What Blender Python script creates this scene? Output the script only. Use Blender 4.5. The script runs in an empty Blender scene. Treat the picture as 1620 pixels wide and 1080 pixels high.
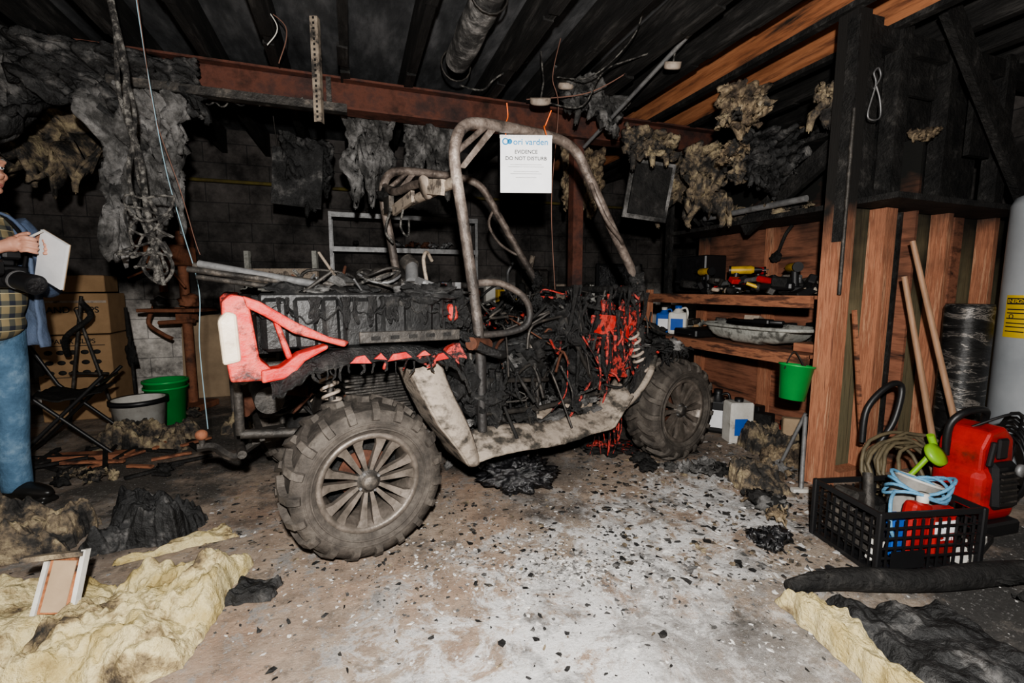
import bpy, bmesh, math, random
from mathutils import Vector, Matrix, Euler, noise
random.seed(7)
V=Vector
rad=math.radians
RC=-rad(19.12)
CF=Matrix.Rotation(RC,4,'Z')      # survey frame (looking direction = +Y) -> room frame
def C(x,y,z=0): return CF@V((x,y,z))
def nz(x,y=0,z=0): return noise.noise(V((x,y,z)))
rnd=random.uniform

# ------------------------------------------------------------------ materials
MC={}
def mat(name,cols,scale=8,detail=6,rough=.85,metal=0,bump=.2,stretch=(1,1,1),soot=None,bs=None,spec=.4,dist=.0):
    if name in MC: return MC[name]
    m=bpy.data.materials.new(name); m.use_nodes=True; nt=m.node_tree; N=nt.nodes; L=nt.links
    b=N['Principled BSDF']; b.inputs['Roughness'].default_value=rough; b.inputs['Metallic'].default_value=metal
    b.inputs['Specular IOR Level'].default_value=spec
    g=N.new('ShaderNodeNewGeometry'); mp=N.new('ShaderNodeMapping'); mp.inputs['Scale'].default_value=stretch
    L.new(g.outputs['Position'],mp.inputs['Vector'])
    n=N.new('ShaderNodeTexNoise'); n.inputs['Scale'].default_value=scale; n.inputs['Detail'].default_value=detail
    n.inputs['Roughness'].default_value=.66; n.inputs['Distortion'].default_value=dist
    L.new(mp.outputs[0],n.inputs['Vector'])
    r=N.new('ShaderNodeValToRGB'); L.new(n.outputs['Fac'],r.inputs['Fac'])
    el=r.color_ramp.elements
    if len(cols)==1: cols=[(.3,cols[0]),(.7,tuple(c*.8 for c in cols[0]))]
    while len(el)<len(cols): el.new(.5)
    for e,(p,c) in zip(el,cols): e.position=p; e.color=(c[0],c[1],c[2],1)
    out=r.outputs['Color']
    if soot:
        z0,z1,sc=soot
        sx=N.new('ShaderNodeSeparateXYZ'); L.new(g.outputs['Position'],sx.inputs[0])
        n2=N.new('ShaderNodeTexNoise'); n2.inputs['Scale'].default_value=3.5; n2.inputs['Detail'].default_value=7; L.new(g.outputs['Position'],n2.inputs['Vector'])
        ma=N.new('ShaderNodeMath'); ma.operation='MULTIPLY_ADD'; ma.inputs[1].default_value=abs(z1-z0)*2.2; L.new(n2.outputs['Fac'],ma.inputs[0])
        L.new(sx.outputs['Z'],ma.inputs[2])
        mr=N.new('ShaderNodeMapRange'); o=abs(z1-z0)*1.1
        mr.inputs['From Min'].default_value=z0+o; mr.inputs['From Max'].default_value=z1+o
        L.new(ma.outputs[0],mr.inputs['Value'])
        mx=N.new('ShaderNodeMix'); mx.data_type='RGBA'; L.new(mr.outputs[0],mx.inputs['Factor']); L.new(out,mx.inputs['A']); mx.inputs['B'].default_value=(*sc,1)
        out=mx.outputs['Result']
    L.new(out,b.inputs['Base Color'])
    if bump:
        nb=N.new('ShaderNodeTexNoise'); nb.inputs['Scale'].default_value=bs or scale*4; nb.inputs['Detail'].default_value=6; nb.inputs['Roughness'].default_value=.65; L.new(mp.outputs[0],nb.inputs['Vector'])
        bp=N.new('ShaderNodeBump'); bp.inputs['Strength'].default_value=bump; bp.inputs['Distance'].default_value=.02; L.new(nb.outputs['Fac'],bp.inputs['Height']); L.new(bp.outputs[0],b.inputs['Normal'])
    MC[name]=m; return m

char=mat('charred_wood',[(.35,(.005,.005,.005)),(.58,(.02,.019,.018)),(.75,(.08,.075,.07))],scale=11,bump=.8,rough=.7)
joistm=mat('charred_joist',[(.35,(.006,.006,.006)),(.55,(.02,.019,.018)),(.72,(.075,.07,.066))],scale=5,bump=.7,rough=.7,stretch=(3,.5,3))
deckm=mat('sooty_decking',[(.35,(.018,.019,.021)),(.5,(.055,.057,.06)),(.66,(.14,.14,.145))],scale=2.2,bump=.5,stretch=(2,.6,1),detail=10)
meltb=mat('melted_black_plastic',[(.38,(.005,.005,.005)),(.56,(.018,.018,.018)),(.68,(.06,.057,.053)),(.8,(.2,.19,.18))],scale=18,detail=9,bump=.9,rough=.36,spec=.6)
ribm=mat('heat_dulled_black_plastic',[(.35,(.006,.006,.006)),(.58,(.016,.016,.016)),(.75,(.05,.048,.045))],scale=8,detail=9,bump=.3,rough=.42)
blackp=mat('black_plastic',[(.012,.012,.013)],rough=.45,bump=.05,spec=.5)
redp=mat('scorched_red_plastic',[(.3,(.30,.012,.010)),(.46,(.46,.026,.022)),(.56,(.52,.08,.06)),(.62,(.2,.025,.018)),(.68,(.02,.015,.015))],scale=9,detail=11,bump=.35,rough=.45)
redd=mat('melted_red_plastic',[(.36,(.3,.02,.015)),(.46,(.5,.07,.055)),(.51,(.09,.018,.016)),(.57,(.01,.01,.01))],scale=24,bump=.5,rough=.5)
cagem=mat('burnt_tube_steel',[(.32,(.04,.034,.03)),(.45,(.13,.105,.09)),(.56,(.22,.18,.155)),(.66,(.36,.31,.27)),(.76,(.06,.052,.045))],scale=13,detail=10,bump=.35,rough=.45,metal=.3,soot=(1.55,.85,(.04,.038,.037)))
darkst=mat('dark_steel',[(.3,(.02,.019,.018)),(.55,(.06,.055,.05)),(.7,(.16,.14,.12))],scale=14,bump=.3,rough=.5,metal=.4)
rust=mat('rusted_steel',[(.3,(.05,.02,.012)),(.55,(.12,.05,.03)),(.75,(.04,.026,.022))],scale=8,bump=.4,rough=.8,metal=.2)
rustl=mat('bright_rusted_iron',[(.3,(.10,.04,.022)),(.5,(.24,.10,.055)),(.7,(.07,.035,.025))],scale=8,bump=.4,rough=.8)
rustd=mat('sooty_rusted_beam',[(.35,(.03,.014,.010)),(.48,(.12,.045,.03)),(.58,(.06,.03,.025)),(.7,(.016,.014,.014))],scale=3.4,detail=10,bump=.4,rough=.8)
galv=mat('galvanized_steel',[(.3,(.14,.14,.145)),(.55,(.28,.28,.28)),(.75,(.08,.075,.07))],scale=9,bump=.15,rough=.5,metal=.5)
tan=mat('heat_tanned_steel',[(.35,(.24,.19,.15)),(.52,(.37,.31,.25)),(.62,(.1,.083,.07))],scale=14,detail=9,bump=.25,rough=.7)
rubber=mat('dusty_tire_rubber',[(.3,(.026,.023,.020)),(.5,(.066,.057,.049)),(.62,(.105,.092,.079)),(.75,(.026,.024,.021))],scale=11,detail=10,bump=.4,rough=.8)
rimm=mat('dusty_gunmetal_rim',[(.3,(.07,.062,.053)),(.5,(.15,.13,.112)),(.62,(.22,.19,.165)),(.75,(.06,.052,.045))],scale=14,detail=10,bump=.15,rough=.42,metal=.4)
rockm=mat('dusty_rocker_plastic',[(.34,(.25,.21,.17)),(.45,(.31,.265,.22)),(.53,(.17,.145,.12)),(.58,(.06,.052,.043)),(.66,(.018,.018,.016))],scale=8,detail=12,bump=.4,rough=.8,stretch=(1,1,1.5))
shock=mat('ash_coated_spring',[(.3,(.45,.38,.32)),(.6,(.3,.245,.2)),(.75,(.08,.07,.06))],scale=20,bump=.2,rough=.7)
whitep=mat('white_paint',[(.3,(.68,.67,.63)),(.6,(.5,.48,.44)),(.75,(.2,.19,.17))],scale=9,detail=9,bump=.05,rough=.5)
paper=mat('white_paper',[(.85,.86,.88)],bump=0,rough=.6)
lens=mat('bleached_tail_lens',[(.3,(.66,.58,.46)),(.6,(.5,.42,.32)),(.75,(.2,.15,.12))],scale=12,bump=.1,rough=.4)
insul=mat('yellow_fiberglass',[(.30,(.26,.19,.08)),(.40,(.50,.40,.18)),(.51,(.68,.58,.33)),(.57,(.36,.28,.15)),(.62,(.13,.10,.065)),(.68,(.03,.028,.025))],scale=5,detail=13,bump=1.0,bs=55,rough=.95)
insuld=mat('sooty_fiberglass',[(.34,(.012,.012,.012)),(.45,(.05,.046,.042)),(.53,(.19,.15,.105)),(.62,(.40,.33,.21)),(.70,(.08,.07,.06))],scale=8,detail=13,bump=1.0,bs=45,rough=.95)
insulg=mat('grey_charred_batt',[(.34,(.02,.02,.02)),(.46,(.07,.068,.065)),(.58,(.19,.185,.18)),(.68,(.34,.33,.32)),(.78,(.05,.05,.05))],scale=7,detail=12,bump=1.0,bs=40,rough=.95)
insult=mat('tan_burnt_fiberglass',[(.34,(.025,.021,.018)),(.45,(.12,.09,.063)),(.55,(.31,.24,.155)),(.66,(.48,.4,.28)),(.75,(.06,.05,.04))],scale=11,detail=12,bump=1.0,bs=45,rough=.95)
foilb=mat('charred_foil_facing',[(.36,(.008,.008,.008)),(.54,(.035,.035,.035)),(.66,(.14,.135,.13)),(.76,(.3,.28,.25))],scale=9,bump=1.0,bs=34,rough=.5,detail=12)
woodz=mat('scorched_stud',[(.32,(.18,.075,.045)),(.45,(.42,.19,.11)),(.53,(.27,.11,.062)),(.61,(.48,.26,.16)),(.70,(.07,.032,.02))],scale=5,detail=11,stretch=(7,7,.45),bump=.3,soot=(1.25,1.65,(.012,.011,.010)))
woodj=mat('bare_joist_wood',[(.35,(.02,.014,.01)),(.44,(.26,.10,.045)),(.54,(.40,.17,.08)),(.62,(.18,.07,.035)),(.68,(.015,.012,.01))],scale=2.2,detail=10,stretch=(3,.4,4),bump=.4)
ply=mat('scorched_plywood',[(.32,(.12,.052,.032)),(.46,(.29,.125,.075)),(.56,(.19,.078,.046)),(.66,(.035,.02,.015))],scale=3.5,detail=11,stretch=(3,.5,5),bump=.15,soot=(1.2,1.7,(.009,.009,.008)))
plyg=mat('sooty_green_panel',[(.3,(.09,.08,.047)),(.5,(.17,.15,.09)),(.7,(.055,.047,.03))],scale=6,stretch=(9,9,.4),bump=.1,soot=(.9,1.5,(.010,.009,.007)))
shelfm=mat('scorched_shelf_edge',[(.32,(.18,.07,.042)),(.48,(.32,.14,.077)),(.56,(.12,.05,.03)),(.68,(.02,.015,.012))],scale=7,detail=11,stretch=(1,.5,3),bump=.2)
handlew=mat('pale_handle_wood',[(.3,(.40,.25,.16)),(.7,(.24,.14,.085))],scale=8,stretch=(3,3,.5),bump=.05,rough=.6)
card=mat('cardboard',[(.3,(.36,.235,.13)),(.7,(.26,.165,.09))],scale=6,bump=.1)
boardm=mat('pale_board',[(.3,(.40,.30,.2)),(.7,(.26,.19,.125))],scale=4,bump=.1)
greenp=mat('green_plastic',[(.02,.36,.08)],rough=.4,bump=.03)
limep=mat('lime_plastic',[(.25,.5,.04)],rough=.4,bump=.03)
bluep=mat('blue_plastic',[(.02,.10,.42)],rough=.4,bump=.03)
brightred=mat('red_plastic',[(.3,(.45,.02,.018)),(.52,(.33,.018,.015)),(.68,(.10,.015,.012)),(.8,(.02,.01,.01))],scale=10,detail=10,rough=.4,bump=.08)
yellowp=mat('yellow_plastic',[(.3,(.6,.38,.04)),(.6,(.4,.25,.03)),(.75,(.08,.06,.02))],scale=14,detail=9,rough=.45,bump=.05)
labely=mat('yellow_label',[(.65,.45,.04)],rough=.45,bump=0)
orangep=mat('orange_plastic',[(.85,.16,.03)],rough=.5,bump=0)
greyp=mat('sooty_grey_plastic',[(.35,(.18,.18,.16)),(.5,(.36,.36,.33)),(.62,(.1,.1,.09)),(.8,(.05,.05,.05))],scale=11,rough=.6,bump=.15)
heater=mat('water_heater_enamel',[(.3,(.38,.40,.42)),(.7,(.28,.30,.32))],scale=2.5,rough=.35,bump=.02)
denim=mat('blue_denim',[(.3,(.04,.09,.15)),(.5,(.09,.17,.26)),(.66,(.2,.3,.4))],scale=7,bump=.4,bs=60,rough=.9)
jackm=mat('blue_grey_jacket',[(.3,(.07,.10,.17)),(.7,(.13,.17,.25))],scale=6,bump=.5,bs=25,rough=.9)
skin=mat('skin',[(.3,(.52,.28,.2)),(.7,(.42,.21,.15))],scale=20,bump=.05,rough=.5)
hairm=mat('grey_hair',[(.3,(.28,.26,.24)),(.7,(.13,.12,.11))],scale=40,stretch=(1,1,.2),bump=.5)
shoem=mat('black_leather',[(.015,.014,.013)],rough=.35,bump=.1)
cablem=mat('charred_cable',[(.38,(.012,.012,.012)),(.5,(.06,.056,.052)),(.62,(.24,.23,.21)),(.72,(.03,.03,.03))],scale=30,bump=.8,rough=.8)
hosem=mat('dusty_hose',[(.3,(.16,.13,.08)),(.7,(.07,.06,.04))],scale=14,rough=.55,bump=.05)
bluew=mat('pale_blue_wire',[(.3,.45,.52)],bump=0)
redw=mat('copper_wire',[(.22,.12,.09)],bump=0)
inkm=mat('black_ink',[(.02,.02,.02)],bump=0)
bluei=mat('blue_ink',[(.03,.25,.5)],bump=0)
glassb=mat('black_bag_film',[(.3,(.006,.006,.007)),(.7,(.02,.02,.022))],scale=8,bump=.8,bs=22,rough=.2,spec=.8)
foils=mat('streaked_foil',[(.35,(.012,.012,.012)),(.53,(.03,.03,.03)),(.56,(.24,.22,.2)),(.59,(.02,.02,.02)),(.75,(.12,.11,.10))],scale=4,stretch=(1,1,4),dist=1.5,rough=.35,metal=.3,bump=.3,detail=9)
ashm=mat('ash_flakes',[(.3,(.65,.63,.6)),(.7,(.38,.37,.36))],scale=20,bump=.4)
ductm=mat('sooty_duct',[(.35,(.02,.02,.02)),(.48,(.07,.068,.065)),(.58,(.26,.25,.24)),(.66,(.42,.4,.38)),(.75,(.05,.05,.05))],scale=7,detail=11,bump=.9,rough=.8)

def plaid():
    m=bpy.data.materials.new('plaid_flannel'); m.use_nodes=True; nt=m.node_tree; N=nt.nodes; L=nt.links; b=N['Principled BSDF']; b.inputs['Roughness'].default_value=.9
    g=N.new('ShaderNodeNewGeometry'); s=N.new('ShaderNodeSeparateXYZ'); L.new(g.outputs['Position'],s.inputs[0])
    def stripe(sock,period,thr):
        a=N.new('ShaderNodeMath'); a.operation='MULTIPLY'; a.inputs[1].default_value=1/period; L.new(sock,a.inputs[0])
        f=N.new('ShaderNodeMath'); f.operation='FRACT'; L.new(a.outputs[0],f.inputs[0])
        c=N.new('ShaderNodeMath'); c.operation='LESS_THAN'; c.inputs[1].default_value=thr; L.new(f.outputs[0],c.inputs[0]); return c.outputs[0]
    ad=N.new('ShaderNodeMath'); ad.operation='ADD'; L.new(s.outputs['X'],ad.inputs[0]); L.new(s.outputs['Y'],ad.inputs[1])
    x=stripe(ad.outputs[0],.075,.45); z=stripe(s.outputs['Z'],.06,.45); z2=stripe(s.outputs['Z'],.06,.08)
    def mix(f,a,bb):
        k=N.new('ShaderNodeMix'); k.data_type='RGBA'; L.new(f,k.inputs['Factor'])
        for nm,v in(('A',a),('B',bb)):
            if isinstance(v,tuple): k.inputs[nm].default_value=(*v,1)
            else: L.new(v,k.inputs[nm])
        return k.outputs['Result']
    c=mix(x,(.26,.21,.12),(.09,.09,.07)); d=mix(x,(.10,.10,.08),(.025,.03,.045)); e=mix(z,c,d); e=mix(z2,e,(.4,.34,.2))
    L.new(e,b.inputs['Base Color']); return m
plaidm=plaid()

def blockwall():
    m=bpy.data.materials.new('sooty_concrete_block'); m.use_nodes=True; nt=m.node_tree; N=nt.nodes; L=nt.links; b=N['Principled BSDF']; b.inputs['Roughness'].default_value=.9
    g=N.new('ShaderNodeNewGeometry'); s=N.new('ShaderNodeSeparateXYZ'); L.new(g.outputs['Position'],s.inputs[0])
    ad=N.new('ShaderNodeMath'); ad.operation='ADD'; L.new(s.outputs['X'],ad.inputs[0]); L.new(s.outputs['Y'],ad.inputs[1])
    cx=N.new('ShaderNodeCombineXYZ'); L.new(ad.outputs[0],cx.inputs[0]); L.new(s.outputs['Z'],cx.inputs[1])
    def brick(c1,c2,mo):
        br=N.new('ShaderNodeTexBrick'); br.inputs['Scale'].default_value=1; br.inputs['Brick Width'].default_value=.4; br.inputs['Row Height'].default_value=.2; br.inputs['Mortar Size'].default_value=.005; br.inputs['Mortar Smooth'].default_value=.3
        br.inputs['Color1'].default_value=(*c1,1); br.inputs['Color2'].default_value=(*c2,1); br.inputs['Mortar'].default_value=(*mo,1); L.new(cx.outputs[0],br.inputs['Vector']); return br
    br=brick((.052,.046,.043),(.038,.035,.033),(.018,.017,.017)); br2=brick((.5,.47,.44),(.40,.38,.35),(.22,.21,.2))
    n=N.new('ShaderNodeTexNoise'); n.inputs['Scale'].default_value=2.2; n.inputs['Detail'].default_value=9; L.new(g.outputs['Position'],n.inputs['Vector'])
    ma=N.new('ShaderNodeMath'); ma.operation='MULTIPLY_ADD'; ma.inputs[1].default_value=.9; L.new(n.outputs['Fac'],ma.inputs[0]); L.new(s.outputs['Z'],ma.inputs[2])
    mr=N.new('ShaderNodeMapRange'); mr.inputs['From Min'].default_value=1.0; mr.inputs['From Max'].default_value=1.65; L.new(ma.outputs[0],mr.inputs['Value'])
    mx=N.new('ShaderNodeMix'); mx.data_type='RGBA'; L.new(mr.outputs[0],mx.inputs['Factor']); L.new(br2.outputs[0],mx.inputs['A']); L.new(br.outputs[0],mx.inputs['B'])
    n3=N.new('ShaderNodeTexNoise'); n3.inputs['Scale'].default_value=1.8; n3.inputs['Detail'].default_value=12; n3.inputs['Roughness'].default_value=.75; L.new(g.outputs['Position'],n3.inputs['Vector'])
    r=N.new('ShaderNodeMapRange'); r.inputs['From Min'].default_value=.40; r.inputs['From Max'].default_value=.64; r.inputs['To Min'].default_value=.3; r.inputs['To Max'].default_value=2.4; L.new(n3.outputs['Fac'],r.inputs['Value'])
    mu=N.new('ShaderNodeMix'); mu.data_type='RGBA'; mu.blend_type='MULTIPLY'; mu.inputs['Factor'].default_value=1; L.new(mx.outputs['Result'],mu.inputs['A']); L.new(r.outputs[0],mu.inputs['B'])
    L.new(mu.outputs['Result'],b.inputs['Base Color'])
    bp=N.new('ShaderNodeBump'); bp.inputs['Strength'].default_value=.4; bp.inputs['Distance'].default_value=.01; L.new(br.outputs['Fac'],bp.inputs['Height']); bp.invert=True; L.new(bp.outputs[0],b.inputs['Normal'])
    return m
blockm=blockwall()

def floormat():
    m=bpy.data.materials.new('ash_covered_concrete'); m.use_nodes=True; nt=m.node_tree; N=nt.nodes; L=nt.links; b=N['Principled BSDF']; b.inputs['Roughness'].default_value=.85
    g=N.new('ShaderNodeNewGeometry'); P=g.outputs['Position']
    def no(sc,de=8,ro=.6,di=0):
        n=N.new('ShaderNodeTexNoise'); n.inputs['Scale'].default_value=sc; n.inputs['Detail'].default_value=de; n.inputs['Roughness'].default_value=ro; n.inputs['Distortion'].default_value=di; L.new(P,n.inputs['Vector']); return n.outputs['Fac']
    def mr(s,a,bb,c=0,d=1):
        k=N.new('ShaderNodeMapRange'); k.inputs['From Min'].default_value=a; k.inputs['From Max'].default_value=bb; k.inputs['To Min'].default_value=c; k.inputs['To Max'].default_value=d; L.new(s,k.inputs['Value']); return k.outputs[0]
    def mth(op,a,bb):
        k=N.new('ShaderNodeMath'); k.operation=op
        for i,v in enumerate((a,bb)):
            if isinstance(v,(int,float)): k.inputs[i].default_value=v
            else: L.new(v,k.inputs[i])
        return k.outputs[0]
    def mix(f,a,bb):
        k=N.new('ShaderNodeMix'); k.data_type='RGBA'; L.new(f,k.inputs['Factor'])
        for nm,v in(('A',a),('B',bb)):
            if isinstance(v,tuple): k.inputs[nm].default_value=(*v,1)
            else: L.new(v,k.inputs[nm])
        return k.outputs['Result']
    def near(p,r0,r1):
        d=N.new('ShaderNodeVectorMath'); d.operation='DISTANCE'; L.new(P,d.inputs[0]); d.inputs[1].default_value=p; return mr(d.outputs['Value'],r0,r1,1,0)
    base=mix(mr(no(3),.35,.65),(.36,.245,.175),(.45,.355,.275))
    base=mix(mr(no(1.3,10),.42,.62),base,(.38,.32,.26))
    base=mix(mr(no(9,12,.75),.46,.58,0,.6),base,(.22,.165,.125))
    reg=mth('MAXIMUM',mth('MAXIMUM',near(tuple(C(.25,1.2)),.2,.9),near(tuple(C(.5,1.8)),.1,.8)),near(tuple(C(1.1,2.3)),.1,.6))
    a=mth('ADD',mth('MULTIPLY',reg,.13),no(5,15,.82,.5))
    base=mix(mr(a,.54,.62),base,(.72,.71,.70))
    a2=mth('ADD',mth('MULTIPLY',near(tuple(C(.75,1.2)),.15,.6),.20),no(4,12,.75,1.2))
    base=mix(mr(a2,.57,.68,0,.85),base,(.24,.225,.21))
    base=mix(mth('MULTIPLY',near(tuple(C(.75,1.2)),.15,.6),mr(no(14,10,.8),.5,.6,0,.7)),base,(.62,.60,.58))
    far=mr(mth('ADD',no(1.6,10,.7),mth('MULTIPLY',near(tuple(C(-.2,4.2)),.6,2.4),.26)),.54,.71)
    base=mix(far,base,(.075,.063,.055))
    left=mr(mth('ADD',no(2.4,10,.72),mth('MULTIPLY',near(tuple(C(-2.3,3.1)),.6,1.7),.20)),.56,.70)
    base=mix(left,base,(.08,.07,.06))
    right=mr(mth('ADD',no(3.0,10,.72),mth('MULTIPLY',near(tuple(C(1.9,1.6)),.3,.8),.24)),.54,.68)
    base=mix(right,base,(.05,.047,.044))
    midd=mr(mth('SUBTRACT',no(5,13,.8,.5),mth('MULTIPLY',reg,.03)),.53,.61,0,.75)
    base=mix(midd,base,(.15,.135,.12))
    fine=mr(mth('SUBTRACT',no(30,9,.78),mth('MULTIPLY',reg,.02)),.56,.63)
    base=mix(mth('MULTIPLY',fine,.85),base,(.045,.042,.038))
    fine2=mr(no(60,7,.8),.58,.63)
    base=mix(mth('MULTIPLY',fine2,.6),base,(.75,.74,.72))
    L.new(base,b.inputs['Base Color'])
    bp=N.new('ShaderNodeBump'); bp.inputs['Strength'].default_value=.8; bp.inputs['Distance'].default_value=.02; L.new(no(26,10,.8),bp.inputs['Height']); L.new(bp.outputs[0],b.inputs['Normal'])
    return m
floorm=floormat()

# ------------------------------------------------------------------ geometry helper
_ico={}
def ico(n):
    if n not in _ico:
        bm=bmesh.new(); bmesh.ops.create_icosphere(bm,subdivisions=n,radius=1)
        _ico[n]=([v.co.copy() for v in bm.verts],[[v.index for v in f.verts] for f in bm.faces]); bm.free()
    return _ico[n]
def spl(pts,n=6,closed=False):
    P=[V(p) for p in pts]; out=[]
    m=len(P); rng=m if closed else m-1
    for i in range(rng):
        if closed: a,b,c,d=P[(i-1)%m],P[i],P[(i+1)%m],P[(i+2)%m]
        else: a,b,c,d=P[max(i-1,0)],P[i],P[i+1],P[min(i+2,m-1)]
        for k in range(n):
            t=k/n; out.append(.5*((2*b)+(c-a)*t+(2*a-5*b+4*c-d)*t*t+(3*b-a-3*c+d)*t**3))
    if not closed: out.append(P[-1])
    return out
class G:
    def __init__(s,M=None): s.v=[];s.f=[];s.mi=[];s.sm=[];s.mats=[]; s.M=M.copy() if M else Matrix()
    def add(s,vs,fs,m,smooth=False,M=None):
        o=len(s.v); T=s.M@M if M else s.M
        s.v+= [T@V(v) for v in vs]
        if m not in s.mats: s.mats.append(m)
        k=s.mats.index(m)
        for f in fs: s.f.append([i+o for i in f]); s.mi.append(k); s.sm.append(smooth)
    def box(s,c,d,m,r=(0,0,0),bev=0,seg=1,M=None):
        bm=bmesh.new(); bmesh.ops.create_cube(bm,size=1)
        for v in bm.verts: v.co=V((v.co.x*d[0],v.co.y*d[1],v.co.z*d[2]))
        if bev: bmesh.ops.bevel(bm,geom=bm.edges[:],offset=bev,segments=seg,affect='EDGES',profile=.5)
        bm.verts.index_update()
        T=Matrix.Translation(c)@Euler(r).to_matrix().to_4x4()
        if M: T=M@T
        s.add([v.co.copy() for v in bm.verts],[[v.index for v in f.verts] for f in bm.faces],m,False,T); bm.free()
    def tube(s,pts,r,m,seg=10,closed=False,flat=False):
        P=[V(p) for p in pts]; n=len(P); R=r if isinstance(r,(list,tuple)) else [r]*n
        if len(R)!=n:
            R2=[]
            for i in range(n):
                q=i/(n-1)*(len(R)-1); k=min(int(q),len(R)-2); R2.append(R[k]+(R[k+1]-R[k])*(q-k))
            R=R2
        vs=[];fs=[]; nrm=None
        for i in range(n):
            a=P[(i-1)%n] if (closed or i>0) else P[i]; b=P[(i+1)%n] if (closed or i<n-1) else P[i]
            t=(b-a)
            if t.length<1e-9: t=V((0,0,1))
            t.normalize()
            if nrm is None:
                h=V((0,0,1)) if abs(t.z)<.9 else V((1,0,0)); nrm=t.cross(h).normalized()
            else:
                nrm=nrm-t*nrm.dot(t)
                if nrm.length<1e-6: nrm=t.orthogonal()
                nrm.normalize()
            bi=t.cross(nrm)
            for k in range(seg):
                an=2*math.pi*k/seg; vs.append(P[i]+(nrm*math.cos(an)+bi*math.sin(an))*R[i])
        rg=n if closed else n-1
        for i in range(rg):
            j=(i+1)%n
            for k in range(seg):
                k2=(k+1)%seg; fs.append([i*seg+k,i*seg+k2,j*seg+k2,j*seg+k])
        s.add(vs,fs,m,not flat)
        if not closed:
            s.add(vs[:seg],[list(range(seg))[::-1]],m); s.add(vs[-seg:],[list(range(seg))],m)
    def cyl(s,a,b,r,m,r2=None,seg=20): s.tube([a,b],[r,r if r2 is None else r2],m,seg)
    def lathe(s,prof,m,M=None,seg=32,closed=False,flat=False):
        vs=[];fs=[];n=len(prof)
        for i in range(seg):
            a=2*math.pi*i/seg
            for (r,h) in prof: vs.append((r*math.cos(a),r*math.sin(a),h))
        for i in range(seg):
            j=(i+1)%seg
            for k in range(n-(0 if closed else 1)):
                k2=(k+1)%n; fs.append([i*n+k,j*n+k,j*n+k2,i*n+k2])
        s.add(vs,fs,m,not flat,M)
    def lump(s,c,r,m,amp=.3,fr=1.8,sub=3,sd=None,rot=0):
        if sd is None: sd=rnd(0,100)
        vs,fs=ico(sub); c=V(c)
        if not hasattr(r,'__len__'): r=(r,r,r)
        Rz=Matrix.Rotation(rot,3,'Z'); out=[]
        for p in vs:
            k=1 if amp==0 else 1+amp*(nz(p.x*fr+sd,p.y*fr,p.z*fr)*1.5+.9*nz(p.x*fr*2.6+sd,p.y*fr*2.6,p.z*fr*2.6)+.6*nz(p.x*fr*6+sd,p.y*fr*6,p.z*fr*6))
            out.append(c+Rz@V((p.x*r[0]*k,p.y*r[1]*k,p.z*r[2]*k)))
        s.add(out,fs,m,True)
    def rag(s,c,sz,m,n=14,flat=1):
        sd=rnd(0,100); R=Euler((rnd(-1,1)*flat,rnd(-1,1)*flat,rnd(0,6.28))).to_matrix(); c=V(c)
        if not hasattr(sz,'__len__'): sz=(sz,sz,sz)
        def fn(u,v):
            x=(u-.5)*(1+.8*nz(v*3+sd,1)+.5*nz(v*9+sd,2)); y=(v-.5)*(1+.8*nz(u*3+sd,5)+.5*nz(u*9+sd,6))
            q=R@V((x,y,.45*nz(u*2.5+sd,v*2.5)+.3*nz(u*7,v*7,sd)+.12*nz(u*16,v*16,sd)))
            return c+V((q.x*sz[0],q.y*sz[1],q.z*sz[2]))
        s.surf(fn,n,n,m)
    def prism(s,poly,y0,y1,m):   # polygon in XZ extruded along Y
        n=len(poly); vs=[(p[0],y0,p[1]) for p in poly]+[(p[0],y1,p[1]) for p in poly]
        fs=[list(range(n)),list(range(n,2*n))[::-1]]+[[i,i+n,(i+1)%n+n,(i+1)%n] for i in range(n)]
        s.add(vs,fs,m)
    def surf(s,fn,nu,nv,m,smooth=True):
        vs=[fn(i/nu,j/nv) for i in range(nu+1) for j in range(nv+1)]
        fs=[[i*(nv+1)+j,(i+1)*(nv+1)+j,(i+1)*(nv+1)+j+1,i*(nv+1)+j+1] for i in range(nu) for j in range(nv)]
        s.add(vs,fs,m,smooth)
    def drips(s,p0,p1,n,m,l0=.02,l1=.12,r=.006,jit=(0,0,0),wig=.02):
        p0=V(p0);p1=V(p1)
        for i in range(n):
            p=p0.lerp(p1,rnd(0,1))+V((rnd(-1,1)*jit[0],rnd(-1,1)*jit[1],rnd(-1,1)*jit[2])); l=rnd(l0,l1); rr=r*rnd(.5,1.7)
            q=p+V((rnd(-wig,wig),rnd(-wig,wig),-l*.5)); e=p+V((rnd(-wig,wig)*1.6,rnd(-wig,wig)*1.6,-l))
            s.tube(spl([p+V((0,0,.01)),q,e],3),[rr*1.5,rr*.7,rr*1.0,rr*.4],m,6)
    def obj(s,name,parent=None,solid=0,remesh=0,smooth=0,bev=0):
        me=bpy.data.meshes.new(name)
        if parent is None:
            xs=[v.x for v in s.v]; ys=[v.y for v in s.v]; zs=[v.z for v in s.v]
            o=V(((min(xs)+max(xs))/2,(min(ys)+max(ys))/2,min(zs)))
        else: o=V((0,0,0))
        me.from_pydata([v-o for v in s.v],[],s.f); 
        for m in s.mats: me.materials.append(m)
        me.polygons.foreach_set('material_index',s.mi); me.polygons.foreach_set('use_smooth',s.sm); me.update()
        bm=bmesh.new(); bm.from_mesh(me); bmesh.ops.recalc_face_normals(bm,faces=bm.faces[:]) ; bm.to_mesh(me); bm.free()
        ob=bpy.data.objects.new(name,me); bpy.context.scene.collection.objects.link(ob); ob.location=o
        if parent: ob.parent=parent
        if remesh:
            k=ob.modifiers.new('r','REMESH'); k.mode='VOXEL'; k.voxel_size=remesh; k.use_smooth_shade=True
        if smooth:
            k=ob.modifiers.new('s','SMOOTH'); k.iterations=smooth; k.factor=.6
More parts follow.
